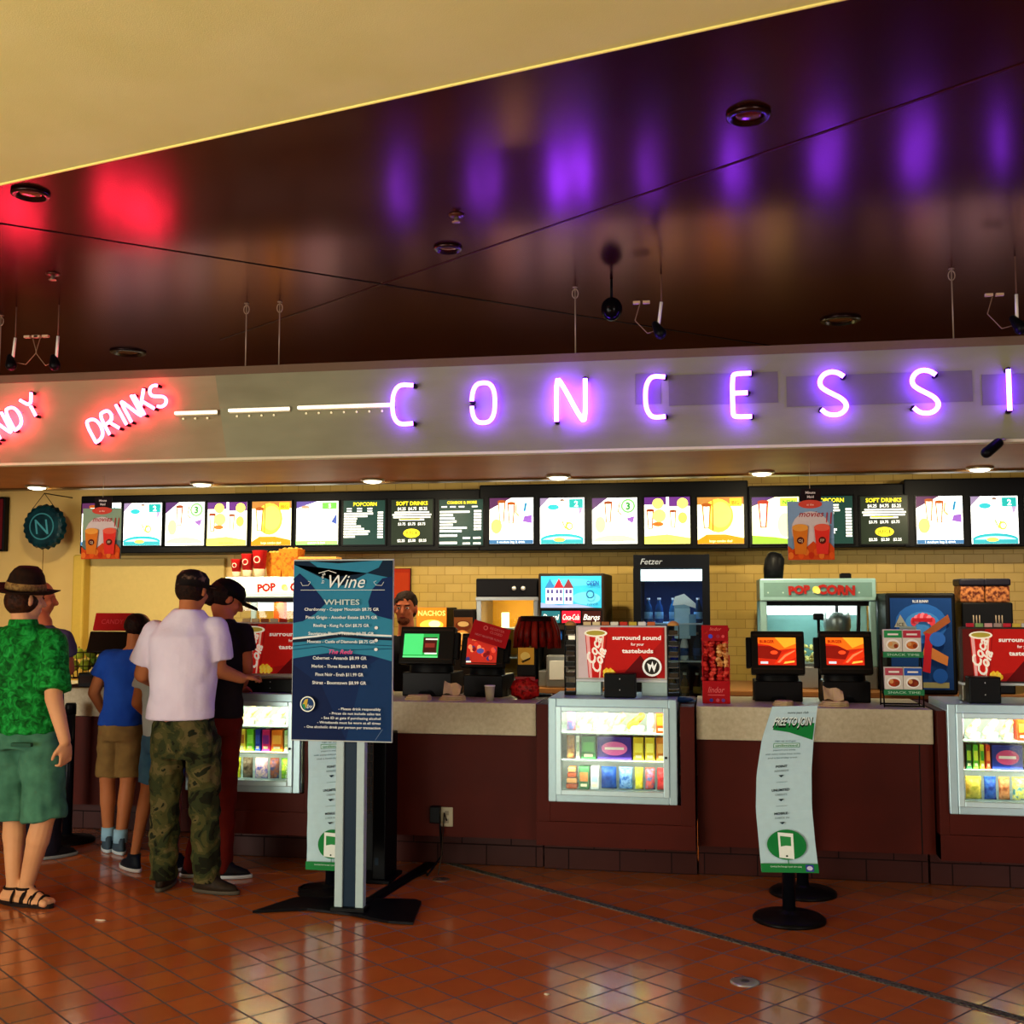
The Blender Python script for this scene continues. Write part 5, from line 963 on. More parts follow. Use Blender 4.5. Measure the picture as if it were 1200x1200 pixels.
x = cx + w_ * .22; t2 = thing('card_or_reflection', 'small white card standing above the upper tier of the wire stand', 'card', (x, Y + .085, CT + h * .86)); MB().box(-.045, .045, 0, .004, 0, .065, cm('#9aa8a0')).box(-.03, .03, -.001, 0, .03, .04, cm('#4a5a60')).build('pale_sheet', t2)
# fruit basket at the left
p = PY(84, 785, 6.9); t = thing('wire_basket', 'dark wire basket of green fruit beside the green shirted man', 'basket', (p.x - .05, 7.12, CT)); zt_ = PY(84, 764, 7.1).z - CT
mb = MB(); rx = .13
for r_, z in ((rx, zt_), (rx * .85, zt_ * .6), (rx * .68, zt_ * .25)): mb.tube([(r_ * math.cos(i / 24 * 6.283), r_ * .7 * math.sin(i / 24 * 6.283), z) for i in range(24)], .004, cm('#2a1410', r=.4), n=6, closed=True)
for i in range(16):
    c_, s_ = math.cos(i / 16 * 6.283), math.sin(i / 16 * 6.283); mb.tube([(rx * c_, rx * .7 * s_, zt_), (rx * .68 * c_, rx * .48 * s_, zt_ * .25)], .003, cm('#2a1410', r=.4), n=5)
mb.tube([(rx * .9, 0, zt_), (rx + .1, 0, zt_ + .004)], .004, cm('#2a1410'), n=6); mb.build('wire_body', t); MB().lathe([(.10, 0), (.10, .012), (.03, .02), (.03, zt_ * .25)], cm('#2a1410'), n=18).build('basket_stand', t)
for k, (x, y, z, c_) in enumerate(((-.06, -.02, .6, '#a8b030'), (.04, -.03, .62, '#8a9a28'), (.0, .04, .66, '#c8b850'), (.08, .02, .7, '#5a7a20'), (-.03, -.01, .95, '#b8c838'), (.06, 0, .98, '#788a28'))):
    t2 = thing('green_fruit', ('%s fruit in the dark wire basket' % ('leftmost low yellow green', 'front low olive green', 'low pale yellow', 'right low dark green', 'topmost yellow green', 'topmost olive')[k]), 'fruit', (p.x - .05 + x, 7.12 + y, CT + zt_ * z), 0, 'fruit in the wire basket')
    MB().ball((0, 0, 0), .042, .042, .038, cm(c_, r=.4), n=10, wob=.08).build('fruit_body', t2); MB().tube([(0, 0, .034), (.004, 0, .05)], .003, cm('#4a3010'), n=5).build('stem', t2)
# ================================================================== floor things
# wine poster stand
Y = 5.51; X0, X1, Z0, Z1 = bb(346, 656, 461, 870, Y); w_, h_ = X1 - X0, Z1 - Z0; cx = (X0 + X1) / 2
t = thing('poster_stand', 'tall poster stand with a blue wine menu on a white post', 'sign stand', (cx + .03, Y, 0))
ox = -.03
mb = MB(); n_ = 22; pts = [(-.42, -.15), (-.10, -.14), (.10, -.19), (.30, -.26), (.40, -.25), (.44, .02), (.42, .06), (.1, .06), (-.12, .07), (-.2, .03)]
b0 = [PZ(296, 1071, 0), PZ(360, 1068, 0), PZ(410, 1074, 0), PZ(455, 1083, 0), PZ(484, 1085, 0), PZ(494, 1060, 0), PZ(488, 1057, 0), PZ(440, 1056, 0), PZ(372, 1052, 0), PZ(345, 1055, 0)]
vs = [(q.x - cx - .03, q.y - Y, z) for z in (.004, .016) for q in b0]; N = len(b0)
mb.add(vs, [list(range(N))[::-1], list(range(N, 2 * N))] + [(i, (i + 1) % N, N + (i + 1) % N, N + i) for i in range(N)], cm('#100f12', r=.3)); mb.build('base_plate', t)
pw = .155; xo = PY(410, 950, Y).x - cx - .03
mb = MB()
for s in (-1, 1): mb.box(xo + s * .055 - .021, xo + s * .055 + .021, -.005, .045, .016, 1.1, cm('#a8bcc0', r=.35), .004)
mb.box(xo - .034, xo + .034, .008, .04, .016, 1.1, cm('#1a2a3c', r=.4)); mb.build('post', t)
pbox('post_socket', t, xo - .09, xo + .09, -.03, .07, .014, .034, BLK, .004)
pbox('poster_board', t, -w_ / 2 + ox, w_ / 2 + ox, -.022, -.008, Z0, Z1, cm('#b8c0c0', r=.4), .003)
mb = MB(); a = Art(mb, w_ * .985, h_ * .985, x=ox, y=-.0225, z=Z0 + h_ * .007)
a.rect(0, 0, 1, 1, '#0e2450'); a.poly([(0, 0), (.55, 0), (.3, .3), (0, .42)], '#0c1c44'); a.poly([(.55, .0), (1, 0), (1, .5), (.72, .4)], '#10305c')
a.poly([(0, 1), (1, 1), (1, .44), (.8, .47), (.45, .49), (.2, .47), (0, .45)], '#2c7c9c'); a.poly([(0, 1), (.15, 1), (.5, .86), (.86, .96), (.9, 1), (1, 1), (1, .90), (.74, .93), (.30, .90), (0, .98)], '#0c2238')
a.poly([(.1, 1), (.45, .985), (.85, 1)], '#0a1420'); a.poly([(0, .90), (.06, .93), (.16, .88), (.28, .80), (.33, .76), (.22, .70), (.1, .66), (0, .65)], '#0c2050'); a.poly([(1, .91), (.9, .90), (.8, .84), (.76, .77), (.78, .72), (.86, .69), (1, .67)], '#0c2454')
a.poly([(0, .555), (.25, .57), (.5, .59), (.75, .575), (1, .57), (1, .555), (.75, .56), (.5, .572), (.25, .553), (0, .54)], '#101c30'); a.poly([(0, .568), (.25, .582), (.5, .602), (.75, .59), (1, .585), (1, .575), (.75, .58), (.5, .592), (.25, .572), (0, .557)], '#e0e4e4')
a.line([(0, .52), (.3, .54), (.6, .535), (1, .525)], .003, '#103a5a'); a.line([(0, .50), (.3, .52), (.5, .50), (1, .51)], .003, '#103a5a')
for v in (.625, .555, .505): a.ell(.845, v, .018, .009, '#e8e8e8', n=10)
Wt = '#e6ecec'; a.text('Wine', .55, .885, .075, Wt, width=.36, shear=.35); a.text('a', .32, .93, .02, Wt); a.text('by the', .30, .90, .016, Wt, rot=90); a.line([(.26, .93), (.36, .945), (.44, .93)], .003, Wt)
a.line([(.08, .835), (.93, .835)], .002, Wt)
for s in (-1, 1):
    a.line([(.5 + s * .42, .88), (.5 + s * .40, .86), (.5 + s * .34, .862), (.5 + s * .32, .88), (.5 + s * .345, .885)], .002, Wt)
a.text('WHITES', .5, .768, .030, '#c0d0cc', width=.36, bold=.015)
for k, (s_, ww) in enumerate((('Chardonnay - Copper Mountain $8.75 GR', .75), ('Pinot Grigio - Another Estate $8.75 GR', .72), ('Riesling - Kung Fu Girl $8.75 GR', .56), ('Sauvignon Blanc - Nobilo $8.75 GR', .66), ('Moscato - Castle of Diamonds $8.75 GR', .68))):
    a.text(s_, .5, .728 - .045 * k, .017, Wt, width=ww, bold=.012)
a.text('The Reds', .5, .492, .024, '#d0508c', width=.24, shear=.3, bold=.02)
for k, (s_, ww) in enumerate((('Cabernet - Amands $8.99 GR', .54), ('Merlot - Three Rivers $8.99 GR', .56), ('Pinot Noir - Erath $11.99 GR', .48), ('Shiraz - Boomtown $8.99 GR', .54))): a.text(s_, .49, .457 - .0455 * k, .018, Wt, width=ww, bold=.012)
a.ring(.175, .20, .043, .006, '#e8f0e8'); a.circ(.175, .20, .036, '#1a3a6a'); a.poly([(.13, .2), (.15, .225), (.18, .23), (.17, .19), (.15, .17)], '#c8a838'); a.poly([(.12, .2), (.14, .175), (.16, .17), (.15, .2)], '#2a8a5a'); a.text('bv', .20, .19, .025, Wt, shear=.3)
for k, (s_, ww) in enumerate((('Please drink responsibly', .42), ('Prices do not include sales tax', .51), ('See ID at gate if purchasing alcohol', .59), ('Wristbands must be worn at all times', .63), ('One alcoholic drink per person per transaction', .76))):
    a.text('- ' + s_, .91 - ww / 2, .178 - .0252 * k, .014, Wt, width=ww, bold=.012)
a.line([(.86, .01), (.93, .07)], .002, '#6a80a0')
mb.build('wine_menu', t)
# stanchions
def stanchion(px, pyf, label, h=.98, base=None):
    p = base or PZ(px, pyf, 0); t = thing('stanchion', label, 'stanchion', (p.x, p.y, 0), 0)
    MB().lathe([(.178, 0), (.178, .012), (.165, .022), (.08, .036), (.036, .045), (.034, .05)], cm('#0e0c0d', r=.35), n=36).build('base', t)
    MB().lathe([(.032, .045), (.032, h - .06)], cm('#0c0c12', r=.3), n=20).build('post', t)
    MB().lathe([(.036, h - .075), (.036, h - .01), (.03, h)], BLK, n=20).build('belt_head', t); return t, p
def joinsign(px, py_, L, Rr, label, Y, tl):
    # curved card held on the post: L and Rr give the left and right edge pixels at v = 1 .. 0
    t = thing('join_sign', label, 'sign', (0, 0, 0)); P_ = [(PY(l[0], l[1], Y), PY(r[0], r[1], Y)) for l, r in zip(L, Rr)]; N = len(P_) - 1
    bx = (P_[-1][0].x + P_[-1][1].x) / 2; bz = P_[-1][0].z; t.location = (bx, Y, bz)
    dep = [0, .03, .045, .03, 0, -.02, -.03]
    def warp(u, v):
        s_ = (1 - v) * N; i = min(int(s_), N - 1); f_ = s_ - i; f2 = f_ * f_ * (3 - 2 * f_)
        a_ = P_[i][0].lerp(P_[i + 1][0], f_); b_ = P_[i][1].lerp(P_[i + 1][1], f_); q = a_.lerp(b_, u)
        d0 = dep[min(i, 6)]; d1 = dep[min(i + 1, 6)]; return (q.x - bx, d0 + (d1 - d0) * f2, q.z - bz)
    w_ = (P_[0][1] - P_[0][0]).length; h_ = P_[0][0].z - bz; mb = MB(); a = Art(mb, w_, h_, warp=warp, step=.0006)
    a.rect(0, 0, 1, 1, '#b4d2de', nv=24); g = '#147838'
    a.poly([(.10, .865), (.98, .80), (.98, .955), (.96, .955)] if 0 else [(.16, .86), (.5, .845), (.98, .80), (.98, .90), (.5, .90), (.16, .90)], g); a.text('FREE TO JOIN', .54, .905, .055, '#0c1c14', width=.80, bold=.05, shear=.1); a.text('FREE TO JOIN', .53, .912, .050, '#dcecec', width=.78, bold=.012, shear=.1); a.text('movie pass club', .6, .963, .014, '#20303a', maxw=.5)
    a.text('sign up and get', .46, .795, .010, '#486a78', width=.40); a.rect(.24, .755, .74, .782, g); a.rect(.25, .758, .73, .779, '#bcd8dc'); a.text('unlimited', .49, .7685, .013, g, width=.42, bold=.02); a.text('popcorn and drinks', .46, .742, .010, '#486a78', width=.42); a.text('with every ticket from today', .44, .718, .010, '#486a78', width=.66); a.text('and a birthday treat', .44, .695, .010, '#486a78', width=.55)
    for k, (s1, s2) in enumerate((('POINT', 'REWARDS'), ('UNLIMITED', 'CREDITS'), ('MOBILE', 'CHECK IN'))):
        v = .643 - .138 * k; a.text(s1, .44, v, .014, '#1a2a34', maxw=.32, bold=.03); a.text(s2, .45, v - .027, .011, '#4a6470', maxw=.28); a.poly([(.40, v - .052), (.50, v - .052), (.45, v - .066)], '#1a2a34'); 
        if k < 2: a.line([(.36, v - .093), (.56, v - .093)], .0015, '#5a7a84')
    a.circ(.49, .175, .095, g, n=36); a.poly([(.34, .095), (.60, .085), (.62, .245), (.35, .255)], '#e8f0ec'); a.poly([(.38, .125), (.56, .118), (.575, .225), (.385, .233)], '#2a8a48'); a.circ(.475, .105, .006, '#14341c', n=10); a.line([(.49, .08), (.49, .055)], .004, g); a.rect(0, 0, 1, .058, '#1c7a3c', nv=2); a.text('download the free app in your store today', .44, .040, .012, '#d0ecd8', width=.55); a.rect(.78, .008, .92, .052, '#383c94'); a.circ(.85, .03, .014, '#c8c8e8', n=12)
    mb.build('printed_sheet', t)
    m2 = MB(); vs = []; fs = []
    for j in range(25):
        for u in (0, 1):
            q = Vector(warp(u, j / 24)); vs += [(q.x, q.y + .003, q.z)]
    for j in range(24): fs.append((2 * j + 1, 2 * j, 2 * j + 2, 2 * j + 3))
    o = m2.add(vs, fs, cm('#788a90', r=.5)).build('backing_board', t); so = o.modifiers.new('thick', 'SOLIDIFY'); so.thickness = .006; so.offset = 0
    m3 = MB(); m3.box(-.03, .03, .052, .07, h_ * .60, h_ * .66, BLK); m3.build('clamp', t)
st, p = stanchion(925, 1078, 'black stanchion carrying the right FREE TO JOIN sign')
joinsign(925, 1078, [(905, 828), (893, 868), (887, 910), (886, 950), (889, 985), (892, 1020)], [(958, 827), (954, 868), (952, 905), (952, 945), (955, 985), (959, 1021)], 'curved white and green FREE TO JOIN sign on the right stanchion', p.y - .085, 0)
stanchion(941, 1047, 'black stanchion half hidden behind the right FREE TO JOIN sign', h=.95)
st, p = stanchion(388, 1046, 'black stanchion behind the white post of the wine poster stand', h=.92)
joinsign(392, 1045, [(361, 830), (359, 870), (358, 910), (358, 950), (360, 985), (361, 1017)], [(424, 829), (422, 868), (420, 905), (420, 945), (421, 985), (422, 1020)], 'white and green sign half hidden behind the wine poster post', p.y - .085, 0)
stanchion(78, 986, 'black stanchion at the left behind the man in the green shirt', h=.9)
# black rack behind the wine stand
X0, X1, Z0, Z1 = bb(418, 872, 456, 1018, 6.2); w_ = X1 - X0; t = thing('newspaper_rack', 'black wire sided rack standing against the counter behind the wine poster', 'rack', ((X0 + X1) / 2, 6.12, 0)); H_ = .82
pbox('right_panel', t, w_ * .12, w_ / 2, 0, .24, .02, H_, BLK, .006); pbox('back_panel', t, -w_ / 2, w_ * .12, .21, .24, .02, H_, BLK); pbox('foot_plate', t, -w_ / 2 - .02, w_ / 2 + .03, -.02, .25, 0, .02, BLK, .004)
mb = MB()
for k in range(7): mb.tube([(-w_ / 2 + k * w_ * .62 / 6, 0, .38), (-w_ / 2 + k * w_ * .62 / 6, 0, H_)], .003, cm('#4a4038', r=.4), n=5)
for k in range(10): mb.tube([(-w_ / 2, 0, .40 + k * .045), (w_ * .12, 0, .40 + k * .045)], .003, cm('#4a4038', r=.4), n=5)
mb.build('wire_grille', t); MB().box(w_ * .2, w_ * .3, -.002, 0, .1, .14, cm('#2a3a48')).build('label_plate', t)
# outlet, plug and cable
p = PY(524, 957, YC + .03); t = thing('wall_outlet', 'pale outlet plate on the dark counter front', 'outlet', (p.x, YC + .03, p.z)); pbox('cover_plate', t, -.036, .036, -.010, 0, -.055, .055, cm('#b0a890', r=.4), .004); MB().box(-.012, .012, -.012, -.009, .01, .035, cm('#8a8270')).box(-.012, .012, -.012, -.009, -.035, -.01, cm('#8a8270')).build('socket', t)
p2 = PY(510, 955, YC + .0); t = thing('power_adapter', 'black power adapter beside the pale outlet', 'adapter', (p2.x, YC + .03, p2.z)); pbox('adapter_body', t, -.03, .03, -.05, 0, -.045, .05, BLK, .006)
q = [PZ(512, 1000, .1), PZ(500, 1022, .012), PZ(470, 1035, .012), PZ(440, 1052, .012), PZ(428, 1060, .022)]
cb = [Vector((p2.x, YC, p2.z - .045)), Vector((p2.x + .03, YC - .01, .30)), Vector((p2.x + .03, YC + .05, .10)), Vector((p2.x - .02, YC - .1, .014))] + q[1:]
cb2 = [cb[0]]; 
for a_, b_ in zip(cb, cb[1:]): cb2 += [a_.lerp(b_, .33), a_.lerp(b_, .66), b_]
o = MB().tube(cb2, .006, BLK, n=8).build('power_cable'); tag(o, 'black cable running from the outlet along the floor to the wine stand', 'cable')
cb3 = [Vector((p.x, YC + .018, p.z - .02)), Vector((p.x - .01, YC - .0, .35)), Vector((p.x - .03, YC + .02, .1)), Vector((p.x - .03, YC - .06, .014))]; o = MB().tube(cb3, .004, cm('#3a2a20'), n=6).build('power_cable'); tag(o, 'thin brown cable hanging from the pale outlet', 'cable')
o = MB(); a0 = PZ(505, 1012, 0); b0 = PZ(430, 1058, 0); d_ = (b0 - a0).normalized(); n2 = Vector((-d_.y, d_.x, 0)) * .045
o.add([a0 + n2, a0 - n2, b0 - n2, b0 + n2] + [v + Vector((0, 0, .009)) for v in (a0 + n2 * .5, a0 - n2 * .5, b0 - n2 * .5, b0 + n2 * .5)], [(0, 1, 2, 3), (7, 6, 5, 4), (0, 4, 5, 1), (1, 5, 6, 2), (2, 6, 7, 3), (3, 7, 4, 0)], cm('#0d0a0b', r=.5)); o = o.build('cable_cover'); tag(o, 'flat black cable cover on the floor from the outlet to the wine stand', 'cable cover')
# coiled cable near left stanchion
o = MB().tube([Vector(PZ(372, 1042, .012)) + Vector((.10 * math.cos(i / 20 * 11), .09 * math.sin(i / 20 * 11), .004 * (i // 10))) for i in range(34)], .006, BLK, n=6).build('coiled_cable'); tag(o, 'coiled black cable on the floor behind the wine stand', 'cable')
for px, py, r_, lb in ((873, 1151, .062, 'round pale floor cover in the foreground tiles'), (517, 1031, .05, 'dull round floor cover near the counter outlet')):
    p = PZ(px, py, 0); t = thing('floor_cover', lb, 'floor cover', (p.x, p.y, 0)); MB().lathe([(r_, 0), (r_ * .96, .004), (r_ * .8, .005)], cm('#a8a498' if r_ > .055 else '#8a6a50', r=.25, m=.5), n=30).build('disc', t); MB().lathe([(r_ * .32, .0045), (r_ * .3, .0065)], cm('#3a3a38', r=.3, m=.5), n=16).build('centre_screw', t)
for k, (px, py, lb) in enumerate(((118, 1079, 'scrap of paper on the floor below the man in camouflage trousers'), (641, 1166, 'tiny white crumb on the foreground tiles'), (476, 998, 'tiny white scrap near the counter base'))):
    p = PZ(px, py, 0); s_ = (.03, .012, .015)[k]; tag(MB().ball((0, 0, .003), s_, .006, .004, cm('#c8b8a0'), n=5, wob=.6).build('paper_scrap'), lb, 'litter').location = p
# ================================================================== people
def skinmat(n, a, b): return noisemat('skin_' + n, [(.3, a), (.7, b)], 6, r=.5, bump=.03, bscale=120)
SK1 = skinmat('fair', '#c48a60', '#cf966c'); SK2 = skinmat('tan', '#a5623c', '#b06c44'); SK3 = skinmat('ruddy', '#a85838', '#b86444')
def remesh(mb, name, parent, vox, mat, smooth=4, wr=0, wsize=.06, wdepth=1, post=None):
    me = bpy.data.meshes.new(name + '_src'); me.from_pydata([tuple(v) for v in mb.v], [], mb.f); ob = bpy.data.objects.new(name + '_src', me); COL.objects.link(ob)
    r = ob.modifiers.new('r', 'REMESH'); r.mode = 'VOXEL'; r.voxel_size = vox
    s = ob.modifiers.new('s', 'SMOOTH'); s.factor = .5; s.iterations = smooth
    if wr:
        tx = bpy.data.textures.get('folds%.3f' % wsize) or bpy.data.textures.new('folds%.3f' % wsize, 'CLOUDS'); tx.noise_scale = wsize; tx.noise_depth = wdepth
        d = ob.modifiers.new('d', 'DISPLACE'); d.texture = tx; d.strength = wr; d.mid_level = .5; d.texture_coords = 'LOCAL'
    bpy.context.view_layer.update(); ev = ob.evaluated_get(bpy.context.evaluated_depsgraph_get()); m2 = bpy.data.meshes.new_from_object(ev); m2.name = name
    bpy.data.objects.remove(ob); m2.materials.clear(); m2.materials.append(mat)
    for p in m2.polygons: p.use_smooth = True
    o = bpy.data.objects.new(name, m2); COL.objects.link(o); o.parent = parent; return o
def hand(mb, wr, dr, palmn, s=1.0, curl=.5, side=1):
    # palm then four unequal bent fingers and a thumb that leaves the side of the palm
    dr = Vector(dr).normalized(); pn = Vector(palmn); pn = (pn - dr * pn.dot(dr)).normalized(); ac = dr.cross(pn) * side
    R = Matrix((ac, pn, dr)).transposed()
    c = Vector(wr) + dr * .045 * s; mb.ball(c, .040 * s, .017 * s, .050 * s, None, n=10, R=R)
    for k, L in enumerate((.070, .080, .074, .058)):
        b = Vector(wr) + dr * .082 * s + ac * (.030 - .020 * k) * s; d1 = (dr + pn * .25 * curl * 2).normalized(); d2 = (dr * (1 - curl) + pn * 1.2 * curl).normalized(); d3 = (dr * (.6 - curl) + pn * 1.3 * curl).normalized()
        j1 = b + d1 * L * .45 * s; j2 = j1 + d2 * L * .33 * s; j3 = j2 + d3 * L * .25 * s
        mb.limb(b - dr * .02 * s, j1, .0100 * s, .0092 * s, None, n=8); mb.limb(j1, j2, .0092 * s, .0085 * s, None, n=8); mb.limb(j2, j3, .0085 * s, .0075 * s, None, n=8)
    b = Vector(wr) + dr * .025 * s + ac * .030 * s; j1 = b + (dr * .7 + ac * .6 + pn * .3).normalized() * .042 * s; j2 = j1 + (dr * .85 + pn * .5 + ac * .1).normalized() * .034 * s
    mb.limb(b, j1, .0135 * s, .0110 * s, None, n=8); mb.limb(j1, j2, .0105 * s, .009 * s, None, n=8)
def head(mb, c, f, s=1.0, neck=None, up_=Vector((0, 0, 1))):
    # c = head centre, f = facing direction; head height ~ .235 s
    f = Vector(f).normalized(); r = f.cross(up_).normalized(); u = r.cross(f); R = Matrix((r, f, u)).transposed(); c = Vector(c)
    P = lambda x, y, z: c + R @ Vector((x * s, y * s, z * s))
    mb.ball(P(0, -.012, .03), .076 * s, .093 * s, .088 * s, None, n=14, R=R); mb.ball(P(0, .022, -.035), .058 * s, .066 * s, .075 * s, None, n=12, R=R)
    mb.ball(P(0, .045, -.088), .030 * s, .030 * s, .024 * s, None, n=10, R=R)           # chin
    mb.limb(P(0, .082, .018), P(0, .103, -.020), .010 * s, .015 * s, None, n=8)          # nose
    mb.ball(P(0, .074, .034), .05 * s, .014 * s, .010 * s, None, n=8, R=R)               # brow
    mb.ball(P(0, .080, -.052), .024 * s, .010 * s, .009 * s, None, n=8, R=R)             # lips
    for q in (-1, 1): mb.ball(P(q * .077, -.008, -.002), .012 * s, .018 * s, .031 * s, None, n=8, R=R); mb.ball(P(q * .036, .062, -.02), .022 * s, .018 * s, .02 * s, None, n=8, R=R)
    if neck is not None: mb.limb(P(0, -.025, -.05), neck, .052 * s, .060 * s, None); 
    return P, R
class Person:
    def __init__(s, label, foot, Y, s_=1.0):
        s.t = thing('person', label, 'person', foot); s.o = Vector(foot); s.Y = Y; s.b = MB(); s.s = s_
    def J(s, px, py, dy=0): return PY(px, py, s.Y + dy) - s.o
def eyes_(P, R, t, s=1.0, iris='#3a2a1a'):
    for q, nm in ((-1, 'left'), (1, 'right')):
        m = MB(); m.ball(P(q * .031, .0745, .012), .012 * s, .009 * s, .008 * s, cm('#e0d8d0', r=.2), n=8, R=R); e = m.build('eye', t); m = MB(); m.ball(P(q * .031, .082, .012), .006 * s, .004 * s, .006 * s, cm(iris, r=.1), n=8, R=R); m.build('iris', e)
# ---- man in the green shirt, walking, seen from behind, left edge
GREEN = noisemat('green_print_shirt', [(.3, '#05380f'), (.46, '#0a5e1c'), (.6, '#158430'), (.75, '#2a9c44')], 26, r=.8, dist=1.2, bump=.15)
pf = PZ(34, 1060, 0); Y0 = pf.y
A = Person('man in a green shirt, dark hat and green shorts walking at the left', (PY(38, 1050, Y0).x, Y0, 0), Y0)
J = A.J; b = A.b
hd = J(30, 704); hd.y += .0
nk = J(28, 730, -.01); P, R = head(b, hd, (.55, .83, -.05), .98, neck=nk)
shl = J(-12, 748); shr = J(62, 752, -.01); hipc = J(31, 862); chest = J(26, 768); waist = J(30, 830)
b.loft([(hipc + Vector((0, 0, -.06)), .14, .10), (hipc + Vector((0, 0, .04)), .14, .105), (waist, .14, .105), (chest + Vector((0, 0, -.06)), .165, .12), (chest + Vector((0, 0, .06)), .17, .11), (nk + Vector((0, 0, -.0)), .07, .06)], None, 20)
elr = J(63, 818, -.10); wrr = J(76, 868, -.10); ell = J(-26, 825, .03); wrl = J(-20, 880, .1)
for sh, el, wr_ in ((shr, elr, wrr), (shl, ell, wrl)):
    b.limb(sh, el, .056, .044, None); b.limb(el, wr_, .045, .030, None)
hand(b, wrr, J(78, 896, -.08) - wrr, (-1, .35, 0), 1.0, .55, side=-1); hand(b, wrl, Vector((.02, .03, -1)), (1, .3, 0), 1.0, .5, side=1)
hl = J(13, 880, .02); hr = J(49, 880, 0)
knl = J(17, 950, .08); knr = J(52, 955, -.02); anl = J(16, 1040, .0); anr = J(30, 1046, .0)
anl.z = .09; anr.z = .085
b.limb(hl, knl, .088, .062, None); b.limb(knl, knl.lerp(anl, .35), .055, .060, None); b.limb(knl.lerp(anl, .3), anl, .058, .036, None)
b.limb(hr, knr, .088, .062, None); b.limb(knr, knr.lerp(anr, .35), .055, .060, None); b.limb(knr.lerp(anr, .3), anr, .058, .036, None)
def foot(b, an, d, L=.25, s=1.0):
    d = Vector(d).normalized(); z = Vector((0, 0, 1)); hl_ = Vector((an.x, an.y, .038)) - d * .045; to = Vector((an.x, an.y, .026)) + d * (L - .09)
    b.limb(an, hl_, .036 * s, .034, None, n=10); b.limb(hl_, to, .034, .022, None, n=10); b.limb(an + Vector((0, 0, -.01)), to, .034, .020, None, n=10)
    for k in (-1, 1): b.limb(hl_ + Vector((-d.y, d.x, 0)) * .012 * k, to + Vector((-d.y, d.x, 0)) * .024 * k, .028, .020, None, n=10)
foot(b, anl, (.55, -.1, 0)); foot(b, anr, (.95, -.25, 0))
remesh(b, 'body', A.t, .0065, SK1, 3)
c = MB()
c.loft([(J(32, 858), .172, .137), (J(32, 846), .174, .138), (waist, .175, .13), (chest + Vector((0, 0, -.08)), .19, .15), (chest + Vector((0, 0, .03)), .205, .15), (chest + Vector((0, 0, .09)), .185, .13), (nk + Vector((0, 0, -.01)), .092, .085)], None, 28)
for sh, el in ((shr, elr), (shl, ell)):
    c.limb(chest.lerp(sh, .5) + Vector((0, 0, .02)), sh + Vector((0, 0, -.005)), .09, .072, None); c.limb(sh, sh.lerp(el, .3), .074, .077, None); c.limb(sh.lerp(el, .1), sh.lerp(el, .88), .078, .080, None, flat=True)
remesh(c, 'shirt', A.t, .010, GREEN, 3, wr=.026, wsize=.09)
m = MB(); cb_ = nk + Vector((0, -.0, .0)); m.loft([(cb_ + Vector((0, 0, -.03)), .085, .075), (cb_ + Vector((0, -.005, .018)), .072, .066), (cb_ + Vector((0, -.005, .02)), .066, .060)], GREEN, 20); m.build('collar', A.t)
SH = noisemat('green_cotton', [(.3, '#35604c'), (.7, '#45755c')], 14, r=.9, bump=.3)
c = MB()
c.loft([(hipc + Vector((0, 0, -.06)), .165, .135), (hipc + Vector((0, 0, .0)), .165, .14), (J(32, 848), .150, .125)], None, 24)
for h_, k_ in ((hl, knl), (hr, knr)): e_ = h_ + (k_ - h_) * 1.08; c.limb(h_ + Vector((0, 0, .04)), h_.lerp(k_, .4), .11, .112, None); c.limb(h_.lerp(k_, .1), e_, .108, .112, None, flat=True)
remesh(c, 'shorts', A.t, .010, SH, 3, wr=.03, wsize=.10)
pbk = MB(); pc = J(24, 873, -.155); pbk.box(pc.x - .055, pc.x + .06, pc.y - .004, pc.y + .02, pc.z - .01, pc.z + .01, cm('#2a4c3c', r=.9), .004); pbk.build('back_pocket', A.t)
HAIR = noisemat('brown_hair', [(.3, '#1c0d06'), (.7, '#3a1c0c')], 40, r=.6, bump=.5)
m = MB(); m.ball(P(0, -.022, -.0), .083, .088, .085, HAIR, n=14, R=R); m.build('hair', A.t)
HATM = noisemat('brown_felt_hat', [(.3, '#170c06'), (.7, '#2a180e')], 20, r=.9)
hc = P(0, -.005, .055); tilt = Matrix.Rotation(.14, 3, 'Y') @ Matrix.Rotation(.06, 3, 'X')
m = MB(); rings = [(.0, .095, .115), (.035, .093, .112), (.085, .080, .098), (.115, .060, .082), (.130, .040, .062), (.126, .015, .04)]
m.loft([(hc + tilt @ Vector((0, 0, z - .0)), rx, ry, tilt) for z, rx, ry in rings], HATM, 28); m.build('hat_crown', A.t)
m = MB(); n = 36; vs = []; fs = []
for j, (q, dz) in enumerate(((.9, 0), (1.35, -.006), (1.72, .008), (1.72, .013), (1.35, 0), (.9, .006))):
    for i in range(n):
        a_ = 2 * math.pi * i / n; vs.append(hc + tilt @ Vector((.095 * q * math.cos(a_), .115 * q * math.sin(a_), dz + (.022 * abs(math.cos(a_)) ** 2 if q > 1.5 else 0) - (.012 if q > 1.5 else 0))))
for j in range(5):
    for i in range(n): fs.append((j * n + i, j * n + (i + 1) % n, (j + 1) * n + (i + 1) % n, (j + 1) * n + i))
m.add(vs, fs, HATM, True); m.build('hat_brim', A.t)
m = MB(); m.loft([(hc + tilt @ Vector((0, 0, z)), rx, ry, tilt) for z, rx, ry in ((.008, .098, .118), (.044, .0945, .114))], noisemat('straw_band', [(.4, '#6a4a28'), (.6, '#94703e')], 60, r=.8), 28); m.build('hat_band', A.t)
SAND = cm('#1c1210', r=.6)
